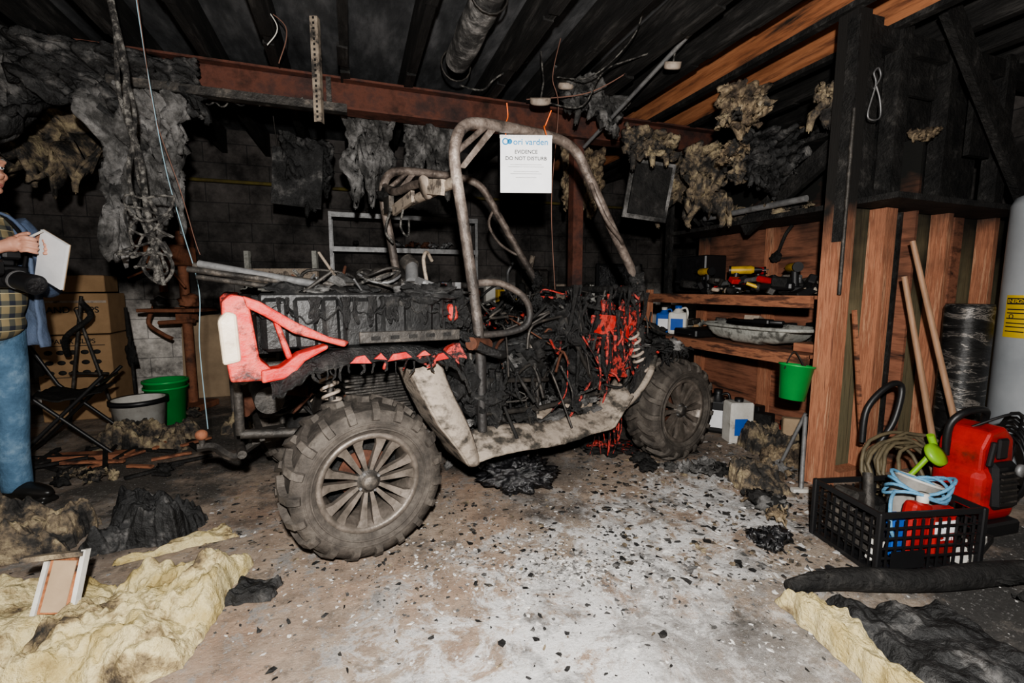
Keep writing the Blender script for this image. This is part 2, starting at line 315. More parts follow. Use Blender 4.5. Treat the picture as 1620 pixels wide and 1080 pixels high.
        if solid:
            k=ob.modifiers.new('t','SOLIDIFY'); k.thickness=solid; k.offset=0
        if bev:
            k=ob.modifiers.new('b','BEVEL'); k.width=bev; k.segments=2; k.limit_method='ANGLE'
        return ob
def empty(name,loc,rz=0):
    e=bpy.data.objects.new(name,None); bpy.context.scene.collection.objects.link(e); e.location=loc; e.rotation_euler=(0,0,rz); e.empty_display_size=.1; return e
def text(name,body,size,loc,rot,m,parent,align='CENTER'):
    cu=bpy.data.curves.new(name,'FONT'); cu.body=body; cu.size=size; cu.align_x=align; cu.align_y='CENTER'; cu.extrude=.0003; cu.offset=size*.012
    cu.materials.append(m); o=bpy.data.objects.new(name,cu); bpy.context.scene.collection.objects.link(o); o.location=loc; o.rotation_euler=rot; o.parent=parent; return o

# ------------------------------------------------------------------ room shell (room frame a=x, b=y)
A0,A1,B0,B1,ZT=-2.95,4.6,-2.0,5.6,2.74
g=G(); g.box(((A0+A1)/2,(B0+B1)/2,-.05),(A1-A0+.4,B1-B0+.4,.1),floorm); g.obj('floor')
g=G(); g.box(((A0+A1)/2,B1+.1,ZT/2),(A1-A0+.4,.2,ZT),blockm); g.obj('wall_back')
g=G(); g.box((A0-.1,(B0+B1)/2,ZT/2),(.2,B1-B0,ZT),blockm); g.obj('wall_left')
g=G(); g.box((A1+.1,(B0+B1)/2,ZT/2),(.2,B1-B0,ZT),blockm); g.obj('wall_right')
g=G(); g.box(((A0+A1)/2,(B0+B1)/2,ZT+.03),(A1-A0+.4,B1-B0+.4,.06),deckm); g.obj('ceiling')
g=G()
for a in [-2.8,-2.4,-2.0,-1.6,-1.2,-.8,-.4,0,.42,1.02,1.4,1.78,2.08,3.22,3.62,4.02,4.4]:
    g.box((a,(B0+B1)/2,2.62),(.05,B1-B0,.235),joistm)
    for k in range(9): g.box((a+rnd(-.01,.01),rnd(0,4.5),2.505+rnd(-.01,.005)),(.06,rnd(.2,.7),.02),joistm,(0,rnd(-.1,.1),0))
g.obj('ceiling_joists')
g=G()
for a in [2.42,2.82]:
    g.box((a,(B0+B1)/2,2.62),(.045,B1-B0,.235),woodj); g.box((a,(B0+B1)/2,2.505),(.052,B1-B0,.03),char)
g.obj('scorched_ceiling_joists')
g=G(); b=3.45
g.box((.9,b,2.40),(7.3,.012,.18),rustd); g.box((.9,b,2.492),(7.3,.14,.014),rustd); g.box((.9,b,2.305),(7.3,.14,.014),rustd)
g.obj('steel_i_beam')
g=G(); g.box((-.62,3.27,2.232),(1.25,.06,.006),darkst); g.box((-.62,3.24,2.255),(1.25,.006,.045),darkst)
for x in (-1.15,-.1): g.box((x,3.27,2.34),(.03,.01,.2),darkst)
g.obj('steel_angle_rail')
g=G(); g.tube([(.71,-1.9+i*.12,2.60+.008*math.sin(i*2)) for i in range(43)],[.085+.008*nz(i*1.3) for i in range(43)],ductm,20)
for y in (1.2,2.4,3.2): g.tube([(.71+.1*math.cos(t),y,2.60+.1*math.sin(t)) for t in [i*math.pi/8 for i in range(17)]],.006,darkst,6)
g.obj('ceiling_duct_pipe')
g=G(); g.tube([(-2.2,-1.9,2.6),(-2.2,3.8,2.6)],.04,darkst,14)
g.obj('ceiling_pipe')
g=G(CF); g.cyl((1.30,2.3,2.78),(.57,3.75,2.22),.014,galv,seg=12); g.obj('conduit_brace')
g=G(CF); g.cyl((1.75,1.62,2.3),(2.9,2.55,2.2),.03,darkst,seg=14); g.cyl((2.25,2.02,2.25),(2.35,2.11,2.24),.042,darkst,seg=14); g.cyl((2.3,2.06,2.25),(2.3,2.06,2.5),.008,darkst); g.obj('overhead_water_pipe')
g=G(); g.cyl((-2.9,5.5,2.2),(4.5,5.5,2.2),.018,mat('sooty_yellow_pipe',[(.3,(.16,.13,.03)),(.6,(.07,.055,.02))],scale=5),seg=12); g.obj('wall_conduit')
g=G(CF)
pa=mat('pale_angle_steel',[(.35,(.36,.30,.23)),(.50,(.24,.2,.16)),(.6,(.05,.045,.04))],scale=12,bump=.2)
p=V((-1.20,2.95,0))
g.box((p.x,p.y,2.44),(.045,.004,.62),pa); g.box((p.x+.022,p.y+.02,2.44),(.004,.04,.62),pa)
for i in range(20): g.box((p.x,p.y-.003,2.16+i*.03),(.012,.002,.014),char)
g.obj('perforated_hanger_angle')
for (x,y,z,r) in ((.37,3.3,2.49,.055),(.98,2.95,2.46,.05),(.19,3.2,2.35,.07)):
    g=G(CF); g.lathe([(0,-.02),(r*.9,-.02),(r,-.01),(r,.02),(0,.02)],shock,Matrix.Translation((x,y,z))@Matrix.Rotation(.5,4,'X'),24)
    g.tube([(x,y,z),(x+.02,y,z+.12),(x,y,2.66)],.006,cablem,6); g.obj('ceiling_junction_box')

# ------------------------------------------------------------------ hanging burnt insulation
def hang(name,p0,p1,zb,m,sd,amp=.08,nar=.3,th=.025,rag=.45,n=46):
    g=G(CF); p0=V(p0);p1=V(p1); W=p1-p0
    def fn(u,v):
        uu=.5+(u-.5)*(1-nar*v*(.6+.8*abs(nz(sd,v*2))))+.05*nz(v*6+sd,u*2)*(.3+v)
        q=p0+W*uu; ln=((p0.z+p1.z)/2-zb)*(1-rag+rag*1.2*(.5+nz(u*3.1+sd,2.2)+.7*nz(u*9+sd,1)+.5*nz(u*23+sd,1)))
        return V((q.x+.04*nz(v*4,u*4,sd)+.015*nz(v*13,u*13,sd),q.y+amp*2.2*nz(u*3+sd,v*2.5,1)+amp*.9*nz(u*8+sd,v*7,3)+amp*.45*nz(u*19+sd,v*17,3)+amp*math.sin(v*3)*.6,q.z-v*ln+.02*nz(u*6,sd)+.012*nz(u*18,v*18,sd)))
    g.surf(fn,n,n,m)
    for i in range(6):
        u=rnd(.05,.95); b_=fn(u,1.0); g.tube(spl([fn(u,.8),b_,b_+V((rnd(-.02,.02),rnd(-.02,.02),-rnd(.02,.09)))],3),[.014,.01,.003],m,6)
    return g.obj(name,solid=th)
HB='hanging_insulation_batt'
hang(HB,(-3.75,3.0,2.62),(-2.6,3.2,2.6),1.75,insuld,1,.14)
hang(HB,(-3.3,2.30,2.48),(-2.5,2.58,2.46),1.85,foilb,5,.10,.1,n=60)
hang(HB,(-2.62,2.52,2.42),(-1.82,2.80,2.42),2.06,foilb,9,.10,.1,n=60)
hang(HB,(-2.34,2.62,2.20),(-1.88,2.72,2.20),1.38,insulg,12,.09,.45,n=60)
hang(HB,(-1.75,3.6,2.28),(-1.42,3.7,2.24),1.78,foilb,21,.05,.2)
hang(HB,(-1.20,3.35,2.32),(-.86,3.45,2.32),1.72,insulg,25,.06,.3)
hang(HB,(-.80,3.5,2.34),(-.44,3.6,2.32),1.92,insulg,31,.06,.15)
hang(HB,(-.1,3.6,2.3),(.15,3.7,2.3),2.02,insulg,37,.05,.5)
hang(HB,(.42,4.0,2.3),(.8,4.1,2.3),1.72,insult,41,.08,.2)
hang(HB,(.75,3.2,2.2),(1.2,3.4,2.2),2.0,insuld,45,.08,.2)
hang(HB,(1.05,3.6,2.1),(1.5,3.7,2.15),1.75,insuld,49,.12,.2)
hang(HB,(1.2,3.3,2.08),(1.55,3.3,2.1),1.55,insuld,53,.12,.4)
hang(HB,(1.45,3.0,2.1),(1.85,2.95,2.08),1.72,foilb,57,.12,.4)
hang(HB,(.30,3.3,2.62),(.85,3.5,2.5),2.25,insulg,63,.1,.4)
hang(HB,(1.18,2.75,2.24),(1.5,2.78,2.28),2.02,insult,67,.09,.3)
hang(HB,(1.66,2.6,2.2),(1.8,2.62,2.2),2.03,insuld,69,.05,.3)
def clump(name,c,n,sp,r,m,M=CF):
    g=G(M)
    for i in range(n):
        p=(c[0]+rnd(-sp[0],sp[0]),c[1]+rnd(-sp[1],sp[1]),c[2]+rnd(-sp[2],sp[2])); mm=m[i%len(m)]
        if i%3: g.rag(p,(r*rnd(1.6,3),r*rnd(1.6,3),r*1.9),mm,18,.5)
        g.lump(p,(r*rnd(.5,1.1),r*rnd(.4,1),r*rnd(.3,.9)),mm,.55,2,3)
    return g.obj(name)
clump('hanging_insulation_clump',(1.33,2.75,2.12),7,(.12,.05,.06),.06,[insult,insult,insuld])
clump('hanging_insulation_clump',(1.42,3.0,1.92),7,(.12,.08,.08),.06,[insuld,insult])
clump('hanging_insulation_clump',(2.36,2.7,1.98),4,(.05,.05,.03),.04,[insult])
g=G(CF); g.box((-1.65,3.62,1.95),(.36,.02,.42),foilb,(.1,.1,.2)); g.tube([(-1.78,3.6,2.14),(-1.8,3.6,2.4)],.004,darkst,6); g.obj('hanging_charred_panel')
g=G(CF); g.box((1.02,3.5,1.83),(.34,.02,.42),insulg,(.1,.12,.1)); g.box((1.02,3.48,1.83),(.28,.02,.36),char,(.1,.12,.1)); g.tube([(.95,3.5,2.0),(.95,3.6,2.3)],.004,darkst,6); g.obj('hanging_charred_panel')

# ------------------------------------------------------------------ cables
g=G(CF)
def cab(pts,r,m=cablem,n=8): g.tube(spl(pts,n),r,m,8)
cab([(-1.82,2.2,2.74),(-1.80,2.2,2.4),(-1.76,2.2,2.1),(-1.77,2.2,1.9),(-1.73,2.2,1.7),(-1.72,2.2,1.5),(-1.70,2.2,1.3),(-1.70,2.2,1.14)],.014)
cab([(-1.86,2.22,2.74),(-1.79,2.2,2.35),(-1.80,2.2,2.0),(-1.75,2.2,1.8),(-1.74,2.2,1.6),(-1.66,2.2,1.4),(-1.72,2.18,1.2)],.010)
cab([(-1.80,2.2,2.2),(-1.72,2.18,1.9),(-1.79,2.2,1.6),(-1.69,2.2,1.25),(-1.67,2.2,1.12)],.009)
for k in range(5):
    cx=-1.72+rnd(-.03,.03); cz=1.50-k*.07; rr=.10-.008*k
    cab([(cx+rr*math.cos(t)*1.15,2.19+rnd(-.02,.02),cz+rr*.55*math.sin(t)+.03*math.cos(t*2+k)) for t in [i*.9 for i in range(9)]],.006,cablem,5)
cab([(-1.72,2.2,1.38),(-1.62,2.2,1.22),(-1.68,2.2,1.13),(-1.76,2.2,1.2),(-1.72,2.2,1.3)],.008)
cab([(-1.80,2.2,1.3),(-1.88,2.2,1.27),(-1.74,2.2,1.27),(-1.70,2.2,1.24)],.007)
g.obj('hanging_cable_bundle')
g=G(CF); cab([(-1.85,2.4,2.74),(-1.83,2.4,2.4),(-1.80,2.4,2.05),(-1.76,2.4,1.7),(-1.70,2.4,1.4),(-1.64,2.4,1.1),(-1.66,2.4,.8),(-1.65,2.4,.35)],.0024,bluew); cab([(-1.85,2.41,2.74),(-1.82,2.4,2.3),(-1.79,2.4,1.95),(-1.70,2.4,1.62),(-1.64,2.4,1.35),(-1.62,2.4,1.28)],.002,redw); g.obj('hanging_wire')
g=G(CF); cab([(.32,3.2,2.74),(.27,3.2,2.5),(.31,3.2,2.3),(.27,3.2,1.7),(.3,3.2,1.1)],.003,redw); g.obj('hanging_wire')
g=G(CF); cab([(-1.5,2.8,2.74),(-1.3,2.8,2.6),(-1.35,2.8,2.4)],.003,redw); cab([(-1.42,2.7,2.72),(-1.3,2.7,2.55),(-1.36,2.7,2.45)],.003,whitep); g.obj('hanging_wire')
g=G(CF); cab([(.2,3.2,2.35),(.45,3.1,2.28),(.6,3.1,2.5),(.9,2.9,2.55),(1.1,2.5,2.7)],.005,cablem); cab([(.1,3.3,2.4),(.5,3.2,2.4),(.8,3.2,2.55)],.004,redw); cab([(-.35,3.2,2.45),(-.2,3.2,2.42),(-.1,3.2,2.5),(.1,3.2,2.6)],.006,cablem); cab([(.3,3.2,2.5),(.5,3.0,2.42),(.7,2.8,2.55),(.72,2.6,2.7)],.004,cablem); g.obj('ceiling_cables')
g=G(CF); cab([(-1.95,3.0,2.28)]+[(-1.9+i*.035,3.0+.01*math.sin(i),2.25+.018*math.sin(i*1.9)+.0015*i) for i in range(18)],.005,cablem,4); g.obj('draped_chain')

# ------------------------------------------------------------------ right side: post, partition, shelves
g=G(); g.box((2.47,1.78,1.25),(.10,.10,2.5),woodz); g.box((2.415,1.74,1.9),(.012,.06,1.1),char); g.obj('support_post')
g=G(); g.tube([(2.40,1.70,2.0-i*.03+.004*(i%2)) for i in range(32)],.010,darkst,6); g.obj('hanging_chain')
g=G()
g.box((3.60,1.86,.78),(1.95,.012,1.55),plyg)
for a in (2.84,3.36,3.82,4.3): g.box((a,1.80,.78),(.045 if a!=2.84 else .09,.09,1.54),woodz)
g.box((3.1,1.845,.78),(.10,.02,1.54),char); g.box((3.6,1.845,.78),(.09,.02,1.54),ply)
g.box((3.55,1.80,.03),(1.9,.09,.05),woodz)
g.obj('partition_stud_wall')
g=G()
g.box((3.2,1.70,1.565),(1.25,.26,.03),char,(0,.01,0)); g.box((2.85,1.84,1.62),(.5,.1,.06),char)
for a,w in ((2.62,.12),(2.88,.085),(3.3,.06),(3.85,.09)): g.box((a,1.82,2.05),(w,.085,.93),char)
g.box((3.2,1.90,2.0),(1.2,.015,.8),char)
g.box((3.5,1.66,2.02),(1.5,.04,.12),char,(0,.80,0))
g.box((3.55,1.84,2.44),(2.0,.09,.10),char); g.box((3.6,1.79,2.1),(.2,.03,.4),char); g.box((3.1,1.85,2.30),(.3,.02,.2),char)
g.obj('charred_upper_wall_framing')
g=G(); g.box((3.08,2.60,.98),(.02,1.66,1.95),ply)
for b in (1.97,2.7,3.42): g.box((3.05,b,.98),(.05,.09,1.96),woodz)
g.obj('plywood_shelf_back')
g=G()
for z,m in ((1.055,shelfm),(.715,shelfm)):
    g.box((2.74,2.66,z),(.56,1.55,.02),m); g.box((2.45,2.66,z-.025),(.03,1.55,.07),m)
g.box((2.46,3.42,.55),(.06,.06,1.1),woodz)
g.box((2.83,2.66,1.58),(.38,1.5,.03),char); g.box((2.85,2.66,2.02),(.32,1.5,.03),char)
g.box((2.66,3.42,1.3),(.04,.06,1.5),char); g.box((2.7,2.3,1.75),(.04,.8,.12),char,(-.55,0,0))
g.obj('wall_shelving')
clump('charred_shelf_debris',(2.83,2.75,1.66),9,(.1,.5,.03),.07,[char,insuld],Matrix())
clump('charred_shelf_debris',(2.83,2.65,2.1),9,(.1,.5,.03),.07,[char,insuld,insult],Matrix())
g=G(); g.cyl((2.62,2.1,1.65),(2.62,2.95,1.65),.02,galv); g.obj('pvc_pipe')
g=G(); g.box((2.8,3.18,1.23),(.22,.36,.30),blackp,bev=.01); g.box((2.685,3.18,1.24),(.006,.3,.22),glassb); g.obj('microwave_oven')
def drill(name,x,y,z,r,m1):
    M=Matrix.Translation((x,y,z))@Matrix.Rotation(r,4,'Z')
    g=G(M); g.tube([(-.08,0,.17),(.05,0,.17),(.07,0,.17)],[.028,.03,.022],m1,12); g.tube([(-.09,0,.17),(-.075,0,.17)],.031,blackp,12); g.tube([(.07,0,.17),(.12,0,.17)],[.02,.012],blackp,10); g.tube([(.12,0,.17),(.16,0,.17)],.004,darkst,6)
    g.tube([(-.04,0,.15),(-.055,0,.05)],[.022,.024],blackp,10); g.box((-.05,0,.028),(.10,.065,.05),blackp,bev=.008); return g.obj(name)
drill('cordless_drill',2.60,2.90,1.068,1.4,yellowp); drill('cordless_drill',2.82,2.66,1.068,2.4,brightred); drill('cordless_drill',2.62,2.16,1.068,1.0,yellowp); drill('cordless_drill',2.62,2.55,1.068,-.8,yellowp)
g=G()
for i in range(120):
    p=(rnd(2.48,2.95),rnd(1.95,2.98),1.085+rnd(0,.08)); m=random.choice([blackp,darkst,blackp,yellowp,darkst,brightred,darkst,blackp,galv,char,tan,char]); k=rnd(0,1)
    if k<.4: g.box(p,(rnd(.03,.10),rnd(.03,.14),rnd(.02,.06)),m,(rnd(-.5,.5),rnd(-.5,.5),rnd(0,3)),bev=.006)
    elif k<.8: q=V(p)+V((rnd(-.06,.06),rnd(-.12,.12),rnd(-.01,.06))); g.tube([p,q],[rnd(.006,.022),rnd(.004,.014)],m,8)
    else: g.lump(p,(rnd(.02,.05),rnd(.02,.06),.03),m,.4,2,2)
g.obj('tool_pile')
g=G()
for i in range(40):
    p=(rnd(2.82,2.98),rnd(2.0,3.3),.735+rnd(0,.10)); m=random.choice([blackp,darkst,boardm,greyp,char,tan,card]); 
    g.box(p,(rnd(.04,.12),rnd(.04,.14),rnd(.03,.10)),m,(rnd(-.2,.2),rnd(-.2,.2),rnd(0,3)),bev=.005)
for i in range(30):
    p=(rnd(2.75,3.0),rnd(2.0,3.3),rnd(.03,.18)); m=random.choice([blackp,darkst,boardm,char,card,whitep,brightred]); 
    g.box(p,(rnd(.06,.16),rnd(.06,.16),rnd(.05,.14)),m,(0,0,rnd(0,3)),bev=.006)
g.obj('shelf_clutter')
g=G(); g.cyl((2.50,2.3,1.17),(2.6,2.75,1.14),.016,galv); g.box((2.5,2.16,1.12),(.05,.22,.045),blackp,bev=.01); g.cyl((2.5,2.16,1.14),(2.5,2.3,1.17),.022,brightred); g.obj('reciprocating_saw')
g=G(); g.box((3.03,2.18,1.24),(.02,.26,.11),handlew,bev=.004); g.box((3.018,2.18,1.24),(.006,.2,.06),paper); g.obj('wall_plaque')
g=G(); g.tube(spl([(3.0,2.6,1.38),(3.0,2.55,1.5),(3.0,2.5,1.56)],5),.012,char,8); g.lump((3.0,2.62,1.34),(.02,.05,.04),char); g.obj('hanging_wall_tool')
def jug(name,x,y,z,w,h,m,cap,r=0,d=None):
    g=G(Matrix.Translation((x,y,z))@Matrix.Rotation(r,4,'Z')); d=d or w*.6
    g.box((0,0,h*.39),(w,d,h*.78),m,bev=w*.14,seg=2); g.lathe([(w*.36,h*.74),(w*.15,h*.9),(w*.15,h*.93)],m,seg=16); g.lathe([(w*.19,h*.9),(w*.19,h),(0,h)],cap,seg=16)
    g.tube(spl([(w*.12,0,h*.88),(w*.4,0,h*.92),(w*.5,0,h*.75),(w*.46,0,h*.55)],4),w*.06,m,8); g.box((0,-d/2-.001,h*.35),(w*.66,.003,h*.4),paper if m!=whitep else bluep); return g.obj(name)
jug('coolant_jug',2.56,3.32,.728,.13,.22,bluep,whitep,-.9); jug('oil_jug',2.56,3.14,.728,.15,.24,whitep,bluep,-.9)
jug('antifreeze_jug',2.62,3.30,.002,.22,.40,whitep,blackp,-.9); jug('windshield_fluid_jug',2.60,3.02,.002,.15,.30,bluep,whitep,-.9); jug('oil_jug',2.62,2.72,.002,.17,.34,blackp,blackp,-.9)
g=G(); g.box((2.60,2.50,.15),(.17,.13,.30),whitep,(0,0,-.3),bev=.012); g.box((2.56,2.43,.13),(.09,.002,.12),bluep,(0,0,-.3)); g.lathe([(.03,.30),(.03,.325),(0,.325)],blackp,Matrix.Translation((2.60,2.50,0)),14); g.obj('solvent_can')
g=G(); g.box((2.50,2.86,.05),(.18,.16,.10),brightred,bev=.02); g.tube(spl([(2.47,2.82,.10),(2.47,2.83,.14),(2.47,2.89,.14),(2.47,2.9,.10)],4),.006,blackp,6); g.obj('red_tool_case')
g=G(); g.box((2.6,2.95,.762),(.26,.26,.06),blackp,bev=.01); g.tube(spl([(2.47,2.87,.755),(2.45,2.89,.755),(2.45,3.0,.755),(2.47,3.02,.755)],4),.006,blackp,6); g.obj('black_tool_case')
g=G()
g.surf(lambda u,v:V((2.48+.30*u,2.08+.66*v,.735+.11*max(abs(2*u-1)**6,abs(2*v-1)**8,.0)+.014*(math.sin(v*9)>0))),20,40,greyp)
g.tube(spl([(2.48,2.08,.85),(2.48,2.74,.85),(2.78,2.74,.85),(2.78,2.08,.85)],6,True),.010,greyp,8,closed=True)
g.tube([(2.56,2.15,.89),(2.56,2.6,.88)],.012,blackp,8); g.box((2.56,2.3,.89),(.06,.12,.03),blackp,bev=.006); g.box((2.7,2.5,.88),(.1,.1,.05),tan,(0,.3,.3)); g.lump((2.68,2.2,.79),(.08,.06,.03),boardm); g.box((2.62,2.62,.82),(.12,.06,.03),blackp,(0,.2,.4)); g.obj('grey_storage_tray',solid=.004)
g=G(); g.box((2.60,1.99,.755),(.16,.12,.05),shelfm,(0,0,.2),bev=.004); g.obj('small_wood_block')
g=G(); g.lathe([(.0,.0),(.065,0),(.085,.19),(.092,.19),(.092,.20),(.08,.20),(.06,.01)],greenp,Matrix.Translation((2.34,1.88,.48))@Matrix.Rotation(.12,4,'Y'),28); g.tube(spl([(2.27,1.88,.66),(2.36,1.90,.75),(2.42,1.88,.66)],5),.004,darkst,6); g.obj('hanging_green_bucket')
g=G(CF); g.tube([(1.58,2.38,0.012),(1.72,2.6,.36)],.012,galv,8); g.tube([(1.66,2.72,.012),(1.72,2.6,.38)],.01,galv,8); g.box((1.58,2.38,.012),(.1,.03,.02),whitep); g.obj('folding_tripod')
for i,(b0,t0) in enumerate((((2.44,2.30,0),(2.16,2.50,1.36)),((2.30,2.32,0),(2.10,2.46,1.17)))):
    g=G(CF); g.tube([b0,t0],[.017,.013],handlew,12); g.lump((b0[0],b0[1],.035),(.06,.03,.03),darkst); g.obj('long_wooden_handle_tool')
g=G(CF); g.box((1.885,2.44,.62),(.02,.012,.75),shelfm,(0,-.14,0)); g.obj('thin_wood_strip')
g=G(); g.lathe([(0,0),(.10,0),(.105,.02),(.105,1.0),(.10,1.02),(0,1.02)],foils,Matrix.Translation((3.27,1.58,0)),36); g.obj('foil_wrapped_flue_pipe')
we=empty('water_heater',(3.60,1.36,0))
g=G(); g.lathe([(0,.04),(.215,.04),(.225,.06),(.225,1.56),(.21,1.60),(.15,1.63),(0,1.635)],heater,seg=48)
for k in range(3):
    t=k*2.09; g.cyl((.17*math.cos(t),.17*math.sin(t),0),(.17*math.cos(t),.17*math.sin(t),.06),.02,darkst)
g.lathe([(.226,.3),(.229,.305),(.229,.31),(.226,.315)],darkst,seg=48); g.obj('tank',we)
g=G(); g.cyl((0,0,1.62),(0,0,2.5),.05,galv); g.cyl((.12,0,1.6),(.12,0,2.4),.012,rust); g.cyl((-.12,.05,1.6),(-.12,.05,2.4),.012,rust); g.obj('flue_and_pipes',we)
an0=math.atan2(-1.36,-3.60)
def band(g,a0,a1,z0,z1,r,m,n=14): g.surf(lambda u,v:V((r*math.cos(an0+a0+(a1-a0)*u),r*math.sin(an0+a0+(a1-a0)*u),z0+(z1-z0)*v)),n,1,m)
g=G(); band(g,-.98,-.15,.84,1.07,.2275,labely); band(g,-.95,-.18,1.02,1.055,.2283,inkm)
for z_ in (.99,.97,.94,.915,.895,.87): band(g,-.92,-.2-.3*((z_*1000)%3==0),z_,z_+.006,.2285,inkm)
g.tube([(.2287*math.cos(an0-.8+.05*math.sin(k)),.2287*math.sin(an0-.8+.05*math.sin(k)),.955+.012*math.cos(k)) for k in range(7)],.002,inkm,6)
g.obj('energy_label',we)
for i,ch in enumerate('ENERGYGUIDE'):
    t=an0-.90+.064*i; text('label_letter_%d'%i,ch,.028,(.229*math.cos(t),.229*math.sin(t),1.037),(rad(90),0,t+rad(90)),labely,we)

# garden hose coil
g=G(CF)
for k in range(9):
    r=.12+.02*(k%4); g.tube([(1.92+.016*k+r*1.15*math.cos(t)+rnd(-.008,.008),2.20-.02*(k%3)+.07*math.sin(t),.06+.14+r*.95*math.sin(t)+rnd(-.008,.008)) for t in [i*2*math.pi/22 for i in range(22)]],.009,hosem,8,closed=True)
g.tube(spl([(1.8,2.12,.012),(1.92,2.08,.012),(2.02,2.12,.10)],6),.009,hosem,8); g.obj('garden_hose_coil')
g=G(CF); T=Matrix.Translation((1.96,2.05,.33))@Matrix.Rotation(.9,4,'X')@Matrix.Rotation(.3,4,'Y'); g.lathe([(0,0),(.045,0),(.055,.012),(.05,.03),(.02,.036),(0,.036)],limep,T,24); g.tube(spl([(1.96,2.06,.33),(1.91,2.08,.24),(1.86,2.1,.16)],5),.012,limep,8); g.tube([(2.0,2.08,.35),(1.97,2.08,.42)],.016,limep,8)
g.tube(spl([(1.85,2.33,.30),(1.87,2.34,.48),(1.97,2.34,.60),(2.04,2.34,.59),(2.0,2.32,.42),(1.93,2.33,.25),(1.93,2.33,.02)],6),.016,blackp,10); g.obj('garden_sprayer')

# pressure washer
pw=empty('pressure_washer',C(2.15,2.04,0),RC+.25); pw.scale=(.86,.86,.95)
g=G(); g.box((0,0,.20),(.28,.26,.28),brightred,(.0,0,0),bev=.06,seg=3); g.prism([(-.12,.3),(.12,.3),(.10,.46),(.03,.52),(-.07,.50),(-.12,.42)],-.10,.10,brightred); g.obj('housing',pw,bev=.015)
g=G(); g.box((.0,-.125,.25),(.17,.05,.22),blackp,(-.1,0,0),bev=.02)
for i in range(6): g.box((0,-.155,.18+i*.028),(.12,.01,.008),darkst)
g.box((.0,-.108,.42),(.07,.02,.10),blackp,bev=.008); g.box((-.08,-.112,.40),(.03,.02,.12),blackp,(0,.2,0),bev=.006); g.lathe([(0,0),(.03,0),(.03,.02),(0,.02)],galv,Matrix.Translation((.05,-.155,.33))@Matrix.Rotation(rad(90),4,'X'),16)
g.tube(spl([(-.12,.06,.35),(-.13,.05,.5),(-.07,.02,.57),(.07,.02,.57),(.13,.05,.5),(.12,.06,.35)],5),.018,blackp,10)
for x in (-.17,.17): g.tube([(x-.02,.05,.09),(x+.02,.05,.09)],.09,blackp,24)
g.box((0,-.05,.04),(.26,.2,.07),blackp,bev=.01); g.obj('handle_and_wheels',pw)
g=G()
for k in range(6): g.tube([( .2+.03*k*.4+.04*math.cos(t),-.02+.11*math.cos(t)*1,.28+(.17+.01*k)*math.sin(t)+.01*k+rnd(-.006,.006)) for t in [i*2*math.pi/20 for i in range(20)]],.007,blackp,8,closed=True)
g.tube(spl([(.2,-.1,.4),(.3,-.15,.2),(.3,-.25,.03),(.2,-.2,.02)],6),.008,blackp,8); g.tube(spl([(-.05,.0,.5),(.1,-.1,.58),(.22,-.05,.45),(.25,0,.2),(.3,.05,.02)],6),.007,blackp,8); g.obj('pressure_hose',pw)

# crate
cr=empty('plastic_crate',C(1.60,1.82,0),RC+rad(6))
g=G(); L_,D_,H_=.44,.32,.26
for sx in (-1,1):
    for sy in (-1,1): g.box((sx*L_/2,sy*D_/2,H_/2),(.022,.022,H_),blackp,bev=.004)
for z,h in ((.012,.02),(.075,.005),(.115,.005),(.155,.005),(.195,.005),(H_-.012,.022)):
    for sy in (-1,1): g.box((0,sy*D_/2,z),(L_,.010,h),blackp)
    for sx in (-1,1): g.box((sx*L_/2,0,z),(.010,D_,h),blackp)
for i in range(1,12):
    for sy in (-1,1): g.box((-L_/2+i*L_/12,sy*D_/2,H_*.45),(.004,.008,H_*.85),blackp)
for i in range(1,9):
    for sx in (-1,1): g.box((sx*L_/2,-D_/2+i*D_/9,H_*.45),(.008,.004,H_*.85),blackp)
for i in range(12): g.box((-L_/2+(i+.5)*L_/12,0,.012),(.018,D_,.012),blackp)
g.box((-.10,-D_/2-.008,.07),(.14,.004,.07),blackp)
g.obj('lattice',cr)
g=G()
g.lathe([(0,.02),(.07,.02),(.085,.2),(.091,.2),(.091,.21),(.08,.21),(.065,.04)],whitep,Matrix.Translation((.10,.05,.09))@Matrix.Rotation(.3,4,'Y'),28); g.obj('white_pail',cr)
g=G(); g.box((.00,-.09,.15),(.09,.06,.22),brightred,(0,.16,.1),bev=.018,seg=2); g.lathe([(.02,0),(.02,.035),(0,.035)],whitep,Matrix.Translation((.03,-.09,.26)),14)
g.box((.10,-.10,.14),(.12,.06,.20),brightred,(0,-.05,0),bev=.015); g.box((.10,-.132,.17),(.10,.002,.05),paper,(0,-.05,0)); g.obj('red_oil_bottles',cr)
text('bottle_text','Bright Wash',.017,(.10,-.1345,.175),(rad(90),0,0),inkm,cr); text('bottle_text_b','Cann',.03,(.10,-.1335,.125),(rad(90),0,0),paper,cr)
g=G(); g.box((-.07,-.08,.12),(.05,.05,.18),bluep,bev=.01); g.box((-.14,-.02,.1),(.08,.12,.14),darkst,(0,.2,.3),bev=.01); g.box((-.12,.09,.14),(.1,.1,.2),darkst,(0,.2,.3),bev=.01); g.cyl((-.1,.0,.1),(-.03,.1,.3),.02,darkst); g.lump((.0,.1,.12),(.08,.06,.06),char,.5); g.box((-.17,-.1,.08),(.04,.03,.1),whitep,(0,.3,0),bev=.005); g.obj('cleaner_bottles',cr)
g=G()
rp=mat('blue_rope',[(.3,(.2,.42,.6)),(.7,(.1,.3,.5))],scale=60,bump=.5)
for k in range(4): g.tube([(.07+.11*math.cos(t)+.01*k,-.02+.09*math.sin(t),.27+.014*k+.025*math.sin(t*2+k)) for t in [i*2*math.pi/24 for i in range(24)]],.0065,rp,8,closed=True)
g.tube(spl([(-.03,-.03,.28),(-.1,-.08,.26),(-.13,-.12,.17),(-.08,-.1,.10)],6),.0065,rp,8); g.obj('blue_rope',cr)

